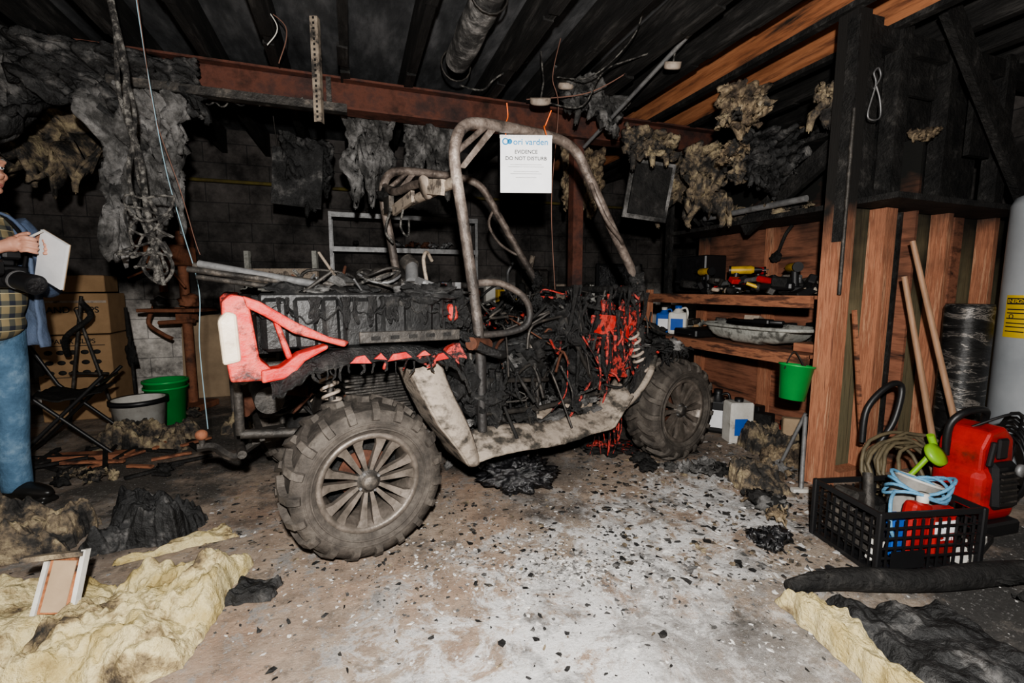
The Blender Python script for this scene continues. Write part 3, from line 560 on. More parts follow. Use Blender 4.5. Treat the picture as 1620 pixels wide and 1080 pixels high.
# ------------------------------------------------------------------ floor pieces (insulation etc.)
def batt(name,cor,h,m,sd=0,n=90,bumpy=.35,M=CF):
    g=G(M); c=[V((p[0],p[1],0)) for p in cor]
    def top(u,v):
        uu=u+.08*nz(v*3+sd,u*1.5)+.03*nz(v*12+sd,u*2); vv=v+.09*nz(u*3.3+sd,7.7)+.04*nz(u*13+sd,3)
        p=c[0].lerp(c[1],uu).lerp(c[3].lerp(c[2],uu),vv)
        e=min(u,1-u,v,1-v)/.09; e=max(0,min(1,e)); e=math.sin(e*math.pi/2)
        rg=1-abs(nz(p.x*7+sd,p.y*7))*2
        z=.003+h*e**.55*(.62+.28*rg+bumpy*(nz(p.x*5+sd,p.y*5)*1.5+.9*nz(p.x*13,p.y*13,sd)+.45*nz(p.x*34,p.y*34,sd)+.2*nz(p.x*70,p.y*70,sd)))
        return V((p.x+.014*nz(p.y*22,sd)+.004*nz(p.y*60,p.x*60,sd),p.y+.014*nz(p.x*22,sd)+.004*nz(p.x*60,p.y*60,sd),max(.003,z)))
    g.surf(top,n,n,m); return g.obj(name)
batt('fiberglass_batt',[(-1.93,1.15),(-1.47,1.06),(-1.42,1.58),(-2.0,1.50)],.09,insul,2)
batt('fiberglass_batt',[(-1.44,1.08),(-.93,1.20),(-1.05,1.72),(-1.42,1.60)],.10,insul,5,bumpy=.5)
batt('charred_batt',[(-2.22,1.68),(-1.85,1.76),(-1.92,2.02),(-2.3,1.98)],.14,insuld,9,bumpy=.5)
batt('charred_batt',[(-1.80,1.78),(-1.42,1.86),(-1.47,2.08),(-1.88,2.12)],.14,foilb,13,bumpy=.5)
batt('fiberglass_batt',[(-1.60,1.70),(-1.22,1.92),(-1.32,2.0),(-1.42,1.84)],.05,insul,19,n=50)
batt('charred_batt',[(-2.45,1.30),(-2.05,1.35),(-2.05,1.6),(-2.45,1.6)],.10,insuld,22,bumpy=.5)
batt('charred_batt',[(-1.0,1.47),(-.86,1.50),(-.86,1.60),(-1.0,1.58)],.04,foilb,23,bumpy=.7,n=30)
batt('foil_faced_batt',[(1.13,.85),(1.65,.90),(1.43,1.46),(1.08,1.44)],.08,foilb,31,bumpy=.28)
batt('fiberglass_batt',[(1.04,.85),(1.12,.85),(1.06,1.44),(.93,1.50)],.10,insul,33,bumpy=.3)
batt('burnt_insulation_piece',[(1.62,2.95),(2.0,2.95),(1.95,3.25),(1.6,3.2)],.13,insuld,71,bumpy=.6,n=60)
batt('burnt_insulation_piece',[(1.62,2.68),(1.9,2.66),(1.88,2.88),(1.62,2.88)],.11,insult,74,bumpy=.6,n=60)
batt('burnt_insulation_piece',[(1.25,2.33),(1.52,2.33),(1.50,2.55),(1.25,2.55)],.10,insuld,77,bumpy=.6,n=60)
batt('burnt_insulation_piece',[(-2.85,2.98),(-2.25,2.98),(-2.3,3.28),(-2.8,3.3)],.16,insuld,79,bumpy=.6,n=60)
batt('burnt_insulation_piece',[(-2.2,3.35),(-1.6,3.4),(-1.65,3.7),(-2.2,3.7)],.12,insuld,83,bumpy=.6,n=60)
# scorched timber with a pale end
g=G(CF); g.tube(spl([(1.0,1.535,.035),(1.2,1.56,.045),(1.5,1.545,.05),(1.8,1.58,.055),(2.3,1.62,.05)],10),[.022,.034,.042,.038,.044,.040,.042],char,12)
for i in range(16): g.lump((1.1+i*.07,1.55+rnd(-.015,.015),.06),(.05,.02,.015),char,.6)
g.obj('charred_timber')
g=G(CF); g.box((1.86,1.745,.05),(.20,.05,.035),whitep,(0,-.25,.5)); g.box((1.95,1.79,.05),(.12,.05,.03),char,(0,-.25,.5)); g.obj('pale_board_offcut')
clump('floor_insulation_lump',(1.56,2.62,.05),5,(.10,.10,.01),.05,[insuld,insult,insulg]); clump('floor_insulation_lump',(1.28,2.14,.05),6,(.06,.09,.01),.045,[insulg,insult,char])
clump('floor_insulation_lump',(-2.98,3.72,.07),8,(.3,.08,.02),.07,[insuld,char,insult]); clump('floor_insulation_lump',(.6,3.9,.06),9,(.5,.3,.02),.08,[char,insuld,insult])
clump('charred_rubble',(2.05,1.42,.04),10,(.25,.05,.01),.04,[char,char,insulg]); clump('charred_rubble',(1.12,1.86,.03),5,(.06,.05,.01),.045,[glassb]); clump('charred_rubble',(1.05,2.70,.04),8,(.25,.12,.01),.045,[char,insulg])
clump('charred_rubble',(-3.1,2.35,.05),10,(.25,.18,.02),.07,[char,insuld]); clump('charred_rubble',(-2.35,2.55,.03),8,(.25,.12,.01),.04,[char,insuld]); clump('charred_rubble',(-.35,2.75,.03),8,(.25,.10,.01),.04,[char,insulg])
g=G(CF@Matrix.Translation((-1.44,1.36,.115))@Matrix.Rotation(.15,4,'Z')); g.box((0,0,.05),(.085,.02,.17),woodj,(-.35,.1,0)); g.box((0,-.012,.05),(.065,.004,.15),boardm,(-.35,.1,0)); g.box((-.055,0,.05),(.013,.024,.17),whitep,(-.35,.1,0)); g.box((.052,0,.06),(.013,.024,.18),whitep,(-.35,.05,0)); g.box((-.02,0.01,.14),(.15,.04,.015),insuld,(-.3,.1,.3)); g.obj('broken_painted_trim')
g=G(CF); g.lump((.03,2.42,.085),(.18,.14,.085),glassb,.3,2.4,5,3); g.lump((.10,2.38,.14),(.07,.06,.04),glassb,.5,3,4); g.tube(spl([(-.1,2.4,.14),(-.14,2.38,.17),(-.18,2.36,.15)],4),[.02,.012,.02],glassb,8); g.obj('black_trash_bag')
g=G(CF)
for i in range(20): g.lump((.66+rnd(-.16,.16),3.02+rnd(-.10,.12),.03),(rnd(.03,.07),rnd(.03,.07),rnd(.01,.04)),redd if i%3==0 else char,.5)
g.obj('melted_plastic_puddle')
def chips(name,n,reg,m,s0,s1,pw_=3.5):
    g=G(CF)
    for i in range(n):
        x,y=reg(); s=s0+(s1-s0)*random.random()**pw_; t=rnd(0,6.28); k=random.choice((5,6,7)); el=rnd(.3,.9)
        z=.002; pts=[]; tt=rnd(0,6.28)
        for j in range(k):
            an=t+j*6.28/k; rr=s*rnd(.3,1.3); dx=rr*math.cos(an); dy=rr*math.sin(an)*el; pts.append((x+dx*math.cos(tt)-dy*math.sin(tt),y+dx*math.sin(tt)+dy*math.cos(tt),z+rnd(0,s*.35)))
        top=(x+rnd(-s,s)*.3,y+rnd(-s,s)*.3,z+s*rnd(.1,.5)); vs=pts+[top]
        g.add(vs,[[j,(j+1)%k,k] for j in range(k)],m[i%len(m)])
    g.obj(name)
def rA():
    while 1:
        x,y=rnd(-2.2,2.0),rnd(1.0,3.4)
        if nz(x*2.2,y*2.2,5)+.5*nz(x*6,y*6,9)+rnd(-.3,.3)>.15-.3*(y>2.0): return (x,y)
def rB():
    a=rnd(0,6.28); r=abs(random.gauss(0,.6)); return (.25+r*math.cos(a)*1.5,1.7+r*math.sin(a)*.6)
def rC(): return (rnd(.4,1.9),rnd(1.6,3.2))
def rD(): return (-.6+random.gauss(0,.8),2.0+random.gauss(0,.35))
chips('floor_char_flakes',3800,rA,[char,insulg,foilb],.001,.011,4)
chips('floor_ash_flakes',7000,rB,[ashm,ashm,insulg],.0012,.014)
chips('floor_debris_flakes',3600,rC,[char,insulg,ashm,insuld],.002,.028)
chips('floor_soot_flakes',1800,rD,[char,insuld,foilb],.002,.022)
g=G(CF)
for i in range(30):
    x,y=rnd(-3.0,-2.0),rnd(2.55,3.35); t=rnd(0,3.14); l=rnd(.1,.4); g.box((x,y,.02+rnd(0,.03)),(l,.025,.015),char if i%4 else shelfm,(0,rnd(-.05,.05),t))
g.box((-2.75,2.85,.03),(.5,.09,.03),shelfm,(0,0,.15)); g.obj('charred_lumber_scraps')

# ------------------------------------------------------------------ back wall things
g=G()
for a in (-.2,1.35):
    for b in (5.15,5.45): g.box((a,b,1.42),(.03,.03,.96),galv)
for z in (1.87,1.52): 
    g.box((.575,5.3,z),(1.58,.33,.02),darkst); g.box((.575,5.13,z),(1.58,.015,.05),galv)
g.obj('metal_rack')
clump('rack_clutter',(.5,5.3,1.95),6,(.5,.05,.01),.05,[char,darkst],Matrix()); clump('rack_clutter',(.6,5.3,1.60),8,(.6,.05,.01),.05,[char,galv,rust],Matrix())
g=G(); g.box((1.6,5.2,.9),(4.0,.7,.05),char)
for a in (-.3,1,2.3,3.5):
    g.box((a,4.9,.44),(.09,.09,.88),char); g.box((a,5.5,.44),(.09,.09,.88),char)
g.box((1.6,5.2,.3),(3.9,.6,.03),char); g.obj('workbench')
g=G()
for i in range(80):
    x=rnd(-.2,2.75); y=rnd(4.92,5.1); h=rnd(.05,.26); m=random.choice([char,darkst,char,galv,rust,bluep,yellowp,darkst,tan,whitep])
    k=rnd(0,1)
    if k<.4: g.lathe([(0,0),(rnd(.025,.05),0),(rnd(.025,.05),h),(.02,h+.02),(0,h+.03)],m,Matrix.Translation((x,y,.925)),14)
    elif k<.75: g.box((x,y,.925+h/2),(rnd(.05,.14),rnd(.05,.12),h),m,(0,0,rnd(0,1)),bev=.006)
    else: g.tube([(x,y,.94),(x+rnd(-.2,.2),y,.94+rnd(.05,.25))],.01,m,6)
g.obj('workbench_clutter')
g=G(); g.box((3.15,5.0,1.20),(.62,.05,.44),blackp,(0,0,-.1),bev=.01); g.box((3.15,4.97,1.20),(.56,.006,.38),glassb,(0,0,-.1)); g.box((3.15,5.03,.95),(.26,.16,.05),blackp); g.obj('burnt_television')
g=G(); g.box((2.1,5.3,1.15),(.35,.3,.4),darkst,bev=.03); g.cyl((2.0,5.15,1.3),(2.05,5.15,1.5),.03,tan); g.tube(spl([(1.8,5.3,1.1),(1.75,5.2,1.3),(1.85,5.2,1.45)],5),.02,galv,8); g.obj('burnt_bench_machine')
g=G(); g.cyl((2.95,5.3,.93),(2.95,5.3,1.1),.05,whitep); g.cyl((2.95,5.3,1.1),(2.95,5.3,1.16),.02,whitep); g.obj('white_spray_bottle')
g=G(); g.box((1.75,3.45,1.15),(.09,.09,2.28),rustd); g.obj('steel_column')
dp=empty('drill_press',C(-2.98,4.12,0),RC)
g=G(); g.box((0,0,.03),(.32,.36,.06),rustl,bev=.01); g.cyl((0,.05,.05),(0,.05,1.62),.04,rustl); g.obj('base_and_column',dp)
g=G(); g.box((0,-.05,.92),(.50,.32,.03),rustl,bev=.005); g.box((0,.05,.88),(.12,.12,.12),rustl); g.cyl((-.22,0,.80),(.10,0,.82),.02,rustl); g.tube(spl([(-.25,0,.95),(-.30,-.02,.8),(-.18,-.02,.70),(-.10,-.02,.66)],5),.018,rustl,8); g.obj('table',dp)
g=G(); g.box((0,-.08,1.40),(.18,.42,.18),rustl,bev=.03,seg=2); g.cyl((0,-.2,1.3),(0,-.2,1.08),.03,rustl); g.cyl((0,.12,1.38),(0,.12,1.66),.06,rust); g.tube([(-.05,-.2,1.3),(-.28,-.22,1.2)],.01,rustl,8); g.tube([(.05,-.2,1.3),(.2,-.22,1.12)],.01,rustl,8); g.tube(spl([(-.1,-.15,1.35),(-.22,-.2,1.45),(-.15,-.2,1.55)],4),.012,rustl,8); g.lump((.14,-.1,1.0),(.07,.09,.06),rustl,.3); g.lump((-.12,-.1,.98),(.06,.06,.05),darkst,.3); g.obj('head',dp)
cb=empty('cardboard_box_stack',C(-3.72,3.95,0),RC+.35)
g=G(); g.box((0,0,.36),(.5,.4,.72),card,bev=.006); g.box((.0,0,.90),(.48,.38,.34),card,(0,0,.05),bev=.006); g.box((0,-.0,1.15),(.42,.36,.14),card,(0,0,.12),bev=.006)
g.box((0,-.193,1.0),(.48,.002,.02),tan,(0,0,.05))
g.obj('boxes',cb)
text('box_text','PAPER CLIPS',.055,(.0,-.206,.67),(rad(90),0,0),inkm,cb); text('box_text_b','AND CLIPS',.07,(.02,-.200,.93),(rad(90),0,.05),inkm,cb)
g=G()
for r_ in range(3):
    for c_ in range(5): g.lathe([(0,0),(.028,0),(.028,.002),(0,.002)],inkm,Matrix.Translation((-.17+c_*.08,-.201,.58-r_*.085))@Matrix.Rotation(rad(90),4,'X')@Matrix.Diagonal((1,.7,1,1)),12)
g.box((0,-.2005,.635),(.42,.001,.006),inkm); g.box((0,-.2005,.37),(.42,.001,.006),inkm); g.obj('printed_pictures',cb)
g=G(); T=Matrix.Translation(C(-2.88,3.72,0)); g.lathe([(0,0),(.125,0),(.15,.34),(.16,.34),(.16,.36),(.143,.36),(.12,.02),(0,.02)],greenp,T,32); g.lathe([(.152,.29),(.158,.29),(.158,.305),(.152,.305)],greenp,T,32); g.obj('green_bucket')
g=G(); T=Matrix.Translation(C(-2.83,3.38,0)); g.lathe([(0,0),(.15,0),(.17,.26),(.18,.26),(.18,.28),(.163,.28),(.145,.1),(0,.1)],whitep,T,32); g.lathe([(.164,.285),(.183,.285),(.183,.25),(.176,.25)],blackp,T,32); g.obj('white_bucket')
g=G(CF); g.tube([(-3.22,3.82,.02),(-3.27,3.87,.7)],.012,char,8); g.tube([(-3.27,3.87,.7),(-3.28,3.87,.95)],[.02,.012],char,8); g.lump((-3.26,3.86,.55),(.04,.02,.12),char); g.obj('charred_shovel')
g=G(); g.box((-1.35,5.42,.42),(.62,.02,.85),boardm,(-.12,0,0)); g.obj('leaning_board')
g=G(); g.box((-.75,5.36,.35),(.25,.02,.7),boardm,(-.15,.05,0)); g.tube([(-.75+.13*math.cos(t),5.28,.35+.13*math.sin(t)) for t in [i*.3 for i in range(22)]],.004,darkst,6); g.obj('leaning_board')
g=G(CF); 
for x in (-2.35,-1.75): g.box((x,4.1,.72),(.04,.04,1.44),greyp)
g.box((-2.05,4.08,1.22),(.66,.04,.13),tan); g.box((-2.05,4.2,1.1),(.7,.3,.02),greyp); g.box((-2.05,4.2,.5),(.7,.3,.02),char); g.obj('small_shelf_stand')
ch=empty('charred_folding_chair',C(-2.95,2.95,0),RC+.5)
g=G()
for y in (-.22,.22):
    g.tube([(-.25,y,.012),(.25,y,.55)],.012,blackp,8); g.tube([(.28,y,.012),(-.1,y,.45),(-.28,y,.86)],.012,blackp,8)
for (x,z) in ((-.2,.06),(.25,.05),(.22,.5),(-.27,.84)): g.tube([(x,-.22,z),(x,.22,z)],.011,blackp,8)
g.obj('frame',ch)
g=G(); g.surf(lambda u,v:V((-.12+.34*u,-.2+.4*v,.44-.03*math.sin(u*3.14)+.02*nz(u*4,v*4))),10,10,char); g.surf(lambda u,v:V((-.14-.13*u,-.2+.4*v,.53+.3*u+.02*nz(u*4,v*4))),10,10,char); g.obj('scorched_fabric',ch,solid=.006)
g=G(CF); g.tube(spl([(-3.4,3.45,.6),(-3.3,3.35,.75),(-3.15,3.4,.9),(-3.25,3.45,1.0)],5),.02,char,8); g.tube([(-3.5,3.5,0.01),(-3.25,3.45,1.05)],.012,darkst,8); g.tube([(-3.1,3.5,0.01),(-3.3,3.45,.95)],.012,darkst,8); g.tube([(-3.45,3.5,.45),(-3.15,3.5,.45)],.012,darkst,8); g.obj('bent_tripod_stand')

# ------------------------------------------------------------------ UTV
utv=empty('utility_terrain_vehicle',C(-.905,2.26,0),RC+rad(33.4))
FX=1.985
def wheel(name,x,y,side,W):
    R=.325; hw=W/2; rr=.192
    g=G(Matrix.Translation((x,y,R+.005))@Matrix.Rotation(rad(90)*(1 if side<0 else -1),4,'X'))
    g.lathe([(rr,-hw*.75),(rr+.03,-hw*.95),(R*.8,-hw),(R*.92,-hw*.92),(R-.03,-hw*.72),(R-.02,0),(R-.03,hw*.72),(R*.92,hw*.92),(R*.8,hw),(rr+.05,hw*1.0),(rr+.03,hw*.95),(rr,hw*.75)],rubber,seg=64)
    for k in (.245,.222): g.lathe([(k,hw*.99),(k+.002,hw*1.03),(k+.006,hw*1.03),(k+.008,hw*.99)],rubber,seg=64)
    N=19; st=2*math.pi/N
    for sd in (-1,1):
        for i in range(N):
            t0=i*st+(st/2 if sd<0 else 0)
            path=[(.04,R-.022,0),(.38,R-.022,.28),(.68,R-.026,.42),(.86,R-.045,.46),(.97,R*.86,.47),(1.0,R*.80,.47)]
            vs=[];fs=[]
            for (f,r,o) in path:
                h=sd*f*hw; wd=.085 if f<.8 else .10; hh=.026 if f<.9 else .006
                eo=sd*.014 if f>.8 else 0
                for dt,rh in ((-wd,0),(-wd*.75,hh),(wd*.75,hh),(wd,0)):
                    t=t0+o*st+dt*.62
                    vs.append(((r+rh)*math.cos(t),(r+rh)*math.sin(t),h+(eo if rh else 0)))
            n=len(path)
            for q in range(n-1):
                for k in range(3): fs.append([q*4+k,q*4+k+1,(q+1)*4+k+1,(q+1)*4+k])
            fs+= [[0,1,2,3],[(n-1)*4+3,(n-1)*4+2,(n-1)*4+1,(n-1)*4]]
            g.add(vs,fs,rubber)
    g.lathe([(rr-.01,-hw*.8),(rr-.03,-hw*.5),(rr-.03,hw*.35),(rr-.016,hw*.6),(rr-.010,hw*.84),(rr+.010,hw*.90),(rr+.014,hw*.80)],rimm,seg=56)
    g.lathe([(0,-hw*.1),(.10,-hw*.1),(.10,-hw*.0),(0,0)],rust,seg=32); g.box((.06,.05,hw*.05),(.08,.05,.05),rust,(0,0,.7))
    g.lathe([(rr-.03,-hw*.4),(0,-hw*.4)],char,seg=32)
    for i in range(7):
        a=i*2*math.pi/7+.2
        for sg in (-1,1):
            ca,sa=math.cos(a),math.sin(a); vs=[]
            for (r,o0,o1,h0,h1) in ((.025,.002,.013,hw*.42,hw*.66),(.09,.008,.029,hw*.52,hw*.72),(.15,.011,.041,hw*.60,hw*.78),(rr-.012,.014,.060,hw*.62,hw*.84)):
                for (o,h) in ((o0,h0),(o0,h1),(o1,h1),(o1,h0)):
                    o*=sg; vs.append((r*ca-o*sa,r*sa+o*ca,h))
            fs=[]
            for q in range(3):
                for k in range(4): k2=(k+1)%4; fs.append([q*4+k,q*4+k2,(q+1)*4+k2,(q+1)*4+k])
            g.add(vs,fs,rimm)
    g.lathe([(0,hw*.35),(.05,hw*.35),(.055,hw*.60),(.045,hw*.70),(.032,hw*.72),(.03,hw*.86),(.022,hw*.90),(0,hw*.91)],darkst,seg=28)
    for i in range(4):
        a=i*math.pi/2+.5; g.cyl((.042*math.cos(a),.042*math.sin(a),hw*.6),(.042*math.cos(a),.042*math.sin(a),hw*.78),.006,galv,seg=6)
    g.cyl((0,0,-hw-.15),(0,0,0),.025,darkst)
    return g.obj(name,utv)
wheel('wheel_rear_right',0,-.50,-1,.27); wheel('wheel_rear_left',0,.56,1,.27); wheel('wheel_front_right',FX,-.52,-1,.24); wheel('wheel_front_left',FX,.52,1,.24)
g=G()
for s in (-1,1):
    y=.5*s
    g.tube(spl([(.575,y,.50),(.57,y,.84),(.50,y,1.35),(.455,y,1.62),(.455,y,1.74),(.50,y,1.82),(.60,y,1.85),(.85,y,1.86),(1.05,y,1.855),(1.16,y,1.81),(1.25,y,1.70),(1.45,y,1.42),(1.60,y,1.22),(1.65,y,1.12),(1.67,y*.95,.92)],8),.026,cagem,14)
    g.tube(spl([(.56,y,1.13),(.68,y*1.02,1.13),(.80,y*1.05,1.07),(.845,y*1.05,.99),(.82,y*1.05,.92),(.72,y*1.02,.89),(.57,y,.885)],6),.017,cagem,12)
    g.tube(spl([(1.26,y*1.0,1.68),(1.25,y*1.12,1.58),(1.33,y*1.14,1.46),(1.45,y*1.1,1.38),(1.52,y,1.35)],6),.011,cagem,10)
    g.tube([(.455,y,1.70),(.62,y,1.85)],.014,cagem,10); g.prism([(.47,1.64),(.50,1.64),(.66,1.83),(.63,1.84)],y-.006,y+.006,cagem)
    g.cyl((1.62,y,1.24),(1.66,y,1.14),.035,char,seg=14)
    for i in range(9): g.lump((1.64+rnd(-.03,.03),y+rnd(-.03,.03),1.0+rnd(-.12,.2)),(.03,.03,.04),meltb,.5,2,3)
g.tube([(.46,-.5,1.58),(.46,.5,1.58)],.026,tan,14)
g.tube(spl([(.46,-.42,1.58),(.44,-.1,1.64),(.44,.25,1.66),(.46,.5,1.74)],6),.022,cagem,12)
g.tube([(1.66,-.5,1.10),(1.66,.5,1.10)],.024,char,12)
g.lathe([(0,-.01),(.055,-.01),(.06,0),(.055,.01),(0,.01)],shock,Matrix.Translation((.43,-.22,1.60))@Matrix.Rotation(rad(70),4,'Y'),24)
g.box((.43,-.34,1.58),(.02,.16,.07),tan,(.2,0,0)); g.box((.43,.1,1.57),(.02,.3,.06),tan,(-.1,0,0)); g.box((.43,.34,1.6),(.03,.1,.09),darkst)
g.tube([(.56,-.5,1.12),(.56,.5,1.12)],.016,darkst,10)
g.tube(spl([(.44,.1,1.58),(.42,.12,1.45),(.47,.14,1.40),(.5,.2,1.5)],5),.006,cablem,6); g.tube(spl([(.44,.3,1.6),(.40,.32,1.45),(.45,.34,1.38)],5),.008,cablem,6); g.lump((.46,.42,1.68),(.05,.08,.04),char,.5)
g.obj('roll_cage',utv)
g=G()
for s in (-1,1):
    g.tube([(-.42,.22*s,.50),(.2,.24*s,.42),(.5,.3*s,.36),(1.5,.3*s,.34),(1.9,.2*s,.38),(2.2,.2*s,.5)],.02,darkst,10)
    g.tube([(-.42,.25*s,.78),(.4,.3*s,.80),(.57,.5*s,.60)],.018,darkst,10); g.tube([(-.42,.22*s,.5),(-.42,.25*s,.8)],.018,darkst,10)
    g.tube([(.57,.5*s,.84),(.57,.52*s,.42)],.024,cagem,10); g.tube([(.95,.42*s,.40),(.93,.42*s,.86)],.016,darkst,10)
    g.tube([(1.66,.46*s,1.0),(1.62,.46*s,.40)],.022,darkst,10); g.tube([(1.66,.3*s,.95),(2.1,.26*s,.85),(2.25,.24*s,.55)],.018,char,10)
    g.tube([(1.5,.3*s,.36),(1.68,.3*s,.95)],.018,char,10); g.tube([(.57,.5*s,.50),(.95,.45*s,.46),(1.5,.46*s,.50),(1.64,.46*s,.62)],.014,darkst,10); g.tube([(1.12,.47*s,.95),(1.3,.48*s,.62),(1.45,.46*s,.46)],.013,darkst,10)
    for x in (0.05,FX):
        g.tube([(x-.14,.18*s,.36),(x,.42*s,.31)],.015,darkst,8); g.tube([(x+.14,.18*s,.36),(x,.42*s,.31)],.015,darkst,8); g.tube([(x-.12,.2*s,.46),(x,.42*s,.42)],.013,darkst,8)
for x in (-.42,.1,.57,.95,1.5): g.tube([(x,-.25,.42),(x,.25,.42)],.018,darkst,10)
g.tube([(-.4,-.3,.74),(-.4,.3,.74)],.02,darkst,10)
g.obj('chassis_frame',utv)
def spring(g,p0,p1,r,w,turns,m):
    p0=V(p0);p1=V(p1);d=(p1-p0).normalized();a=d.orthogonal().normalized();b=d.cross(a);n=turns*12
    g.tube([p0.lerp(p1,i/n)+(a*math.cos(i*math.pi/6)+b*math.sin(i*math.pi/6))*r for i in range(n+1)],w,m,7)
    g.tube([p0-d*.04,p1+d*.05],r*.45,darkst,10)
g=G()
for s in (-1,1):
    spring(g,(-.05,.34*s,.44),(-.08,.26*s,.76),.036,.008,9,shock)
    spring(g,(1.70,.54*s,.56),(1.60,.52*s,.84),.036,.009,8,shock)
spring(g,(.10,.12,.46),(.08,.14,.74),.03,.007,9,galv); spring(g,(-.22,.16,.46),(-.22,.14,.74),.03,.007,9,galv)
g.obj('shock_absorbers',utv)
g=G()
g.box((.22,0,.58),(.36,.36,.30),darkst,bev=.02)
for i in range(10): g.box((.22,0,.45+i*.028),(.42,.42,.010),darkst)
g.cyl((0,-.1,.5),(0,.1,.5),.09,darkst); g.tube(spl([(-.1,.05,.6),(-.25,.1,.62),(-.35,.05,.58),(-.4,0,.55)],5),.04,rust,12); g.cyl((-.30,-.18,.62),(-.30,.18,.62),.06,darkst)
for i in range(14):
    p=V((rnd(-.3,.4),rnd(-.3,.3),rnd(.5,.8))); g.tube(spl([p,p+V((rnd(-.15,.15),rnd(-.1,.1),rnd(-.1,.1))),p+V((rnd(-.2,.2),rnd(-.2,.2),rnd(-.2,.1)))],4),.008,random.choice([char,darkst,rust]),6)
g.obj('engine',utv)
# tail + fenders
g=G()
g.prism([(-.450,.79),(-.465,.92),(-.460,1.06),(-.435,1.085),(-.385,1.075),(-.372,.97),(-.36,.86),(-.325,.825),(-.33,.785)],-.62,-.46,redp)
g.prism([(-.40,1.08),(-.35,1.06),(-.24,.985),(-.13,.925),(-.06,.905),(-.08,.885),(-.25,.945),(-.34,1.01),(-.39,1.04)],-.63,-.56,redp)
g.prism([(-.36,.78),(-.27,.79),(-.22,.845),(-.14,.885),(-.14,.90),(-.24,.875),(-.30,.83),(-.36,.825)],-.64,-.56,redp)
g.prism([(-.32,1.02),(-.30,1.01),(-.255,.86),(-.275,.85)],-.61,-.57,redp)
g.prism([(-.44,.79),(-.45,1.06),(-.42,1.09),(-.36,1.085),(-.34,.785)],.46,.62,redd)
g.obj('red_rear_body',utv,bev=.010)
g=G()
for x0,x1,z0 in ((-.06,-.01,.83),(.03,.05,.835),(.08,.15,.83),(.20,.23,.83),(.27,.31,.815)): g.prism([(x0-.015,z0+rnd(-.008,.004)),(x0+.01,z0+.022),(x1-.01,z0+.026),(x1+.015,z0+rnd(-.008,.008))],-.676,-.664,redp)
g.prism([(.33,.80),(.36,.85),(.41,.87),(.45,.80),(.42,.77)],-.60,-.56,redd)
g.obj('red_fender_inserts',utv,bev=.004)
g=G(); g.prism([(-.468,.85),(-.475,1.0),(-.45,1.03),(-.42,1.02),(-.415,.86)],-.632,-.52,lens); g.obj('tail_light',utv,bev=.01)
g=G()
arc=spl([(-.33,0,.775),(-.28,0,.80),(-.20,0,.85),(-.05,0,.875),(.15,0,.87),(.30,0,.845),(.38,0,.79),(.43,0,.70)],5)
def fend(u,v):
    k=u*(len(arc)-1); i=min(int(k),len(arc)-2); p=arc[i].lerp(arc[i+1],k-i)
    lip=-.035*max(0,(.18-v)/.18)*(1+.6*nz(u*20,2)); return V((p.x,-.67+.27*v+.006*nz(u*30,v*9),p.z+lip+.010*nz(u*14,v*5)-(.012 if v<.1 else 0)+.004*nz(u*50,v*20)))
g.surf(fend,110,20,meltb); g.surf(lambda u,v:(lambda p:V((p.x,-p.y,p.z)))(fend(u,v)),60,14,meltb)
g.obj('rear_fenders',utv,solid=.012)
g=G(); g.drips((-.25,-.665,.82),(.4,-.665,.80),20,meltb,.02,.06,.005,wig=.01); g.drips((-.05,-.66,.82),(.3,-.66,.82),5,redd,.02,.04,.005); g.obj('fender_drips',utv)
# cargo bed
g=G()
for s in (-1,1):
    g.box((.015,.53*s,.985),(.72,.03,.20),ribm,bev=.006)
    for x0,w in ((-.30,.08),(-.20,.07),(-.11,.06),(.0,.13),(.135,.10),(.25,.11)): g.box((x0,.556*s,.975+rnd(-.006,.006)),(w,.025,.19),ribm,(rnd(-.07,.07),rnd(-.04,.04),0),bev=.012)
g.box((.02,0,.90),(.74,1.06,.03),meltb); g.box((-.34,0,.97),(.03,1.04,.2),meltb); g.box((.39,0,.98),(.04,1.04,.24),meltb)
def bedtop(u,v):
    x=-.37+.79*u; y=-.575+1.15*v; ed=max(0,1-min(v,1-v)/.05); 
    return V((x+.01*nz(y*9,x*3),y,1.065+.04*nz(x*6,y*6,4)+.03*nz(x*17,y*17)+.012*nz(x*45,y*45)-.05*ed*(1+1.2*nz(x*9,3)+.8*nz(x*28,3))-.06*(abs(v-.5)<.4)*(.5+nz(x*3,y*3))))
g.surf(bedtop,90,90,meltb)
g.drips((-.36,-.575,1.06),(.4,-.575,1.06),22,meltb,.03,.12,.009,wig=.008)
for i in range(22): g.lump((rnd(-.33,.38),rnd(-.5,.4),1.07+rnd(0,.03)),(rnd(.03,.08),rnd(.03,.08),rnd(.015,.035)),random.choice([meltb,char,meltb,insulg]),.5)
g.lump((.42,-.46,1.0),(.07,.10,.10),meltb,.5,2,4); g.box((.40,-.54,1.0),(.04,.08,.07),redp,bev=.012); g.lump((.44,-.3,1.08),(.08,.1,.05),redd,.4); g.lump((.30,-.54,1.08),(.12,.07,.04),meltb,.5,2,4)
g.obj('cargo_bed',utv,solid=.004)
g=G()
g.box((.18,-.645,.915),(.42,.012,.045),darkst,(0,.02,0),bev=.003)
for i in range(5): g.box((.03+i*.075,-.653,.915),(.035,.003,.014),char)
g.obj('slotted_side_bracket',utv)
g=G()
for dy,dz,dx in ((-.30,1.13,0),(-.22,1.15,.02),(-.26,1.10,.03)): g.tube([(-.56+dx,dy+.26,dz+.055),(.0,dy,dz-.03)],.013,darkst,10)
g.tube([(-.52,-.0,1.21),(-.1,-.28,1.12)],.016,galv,10)
g.obj('metal_rods',utv)
g=G()
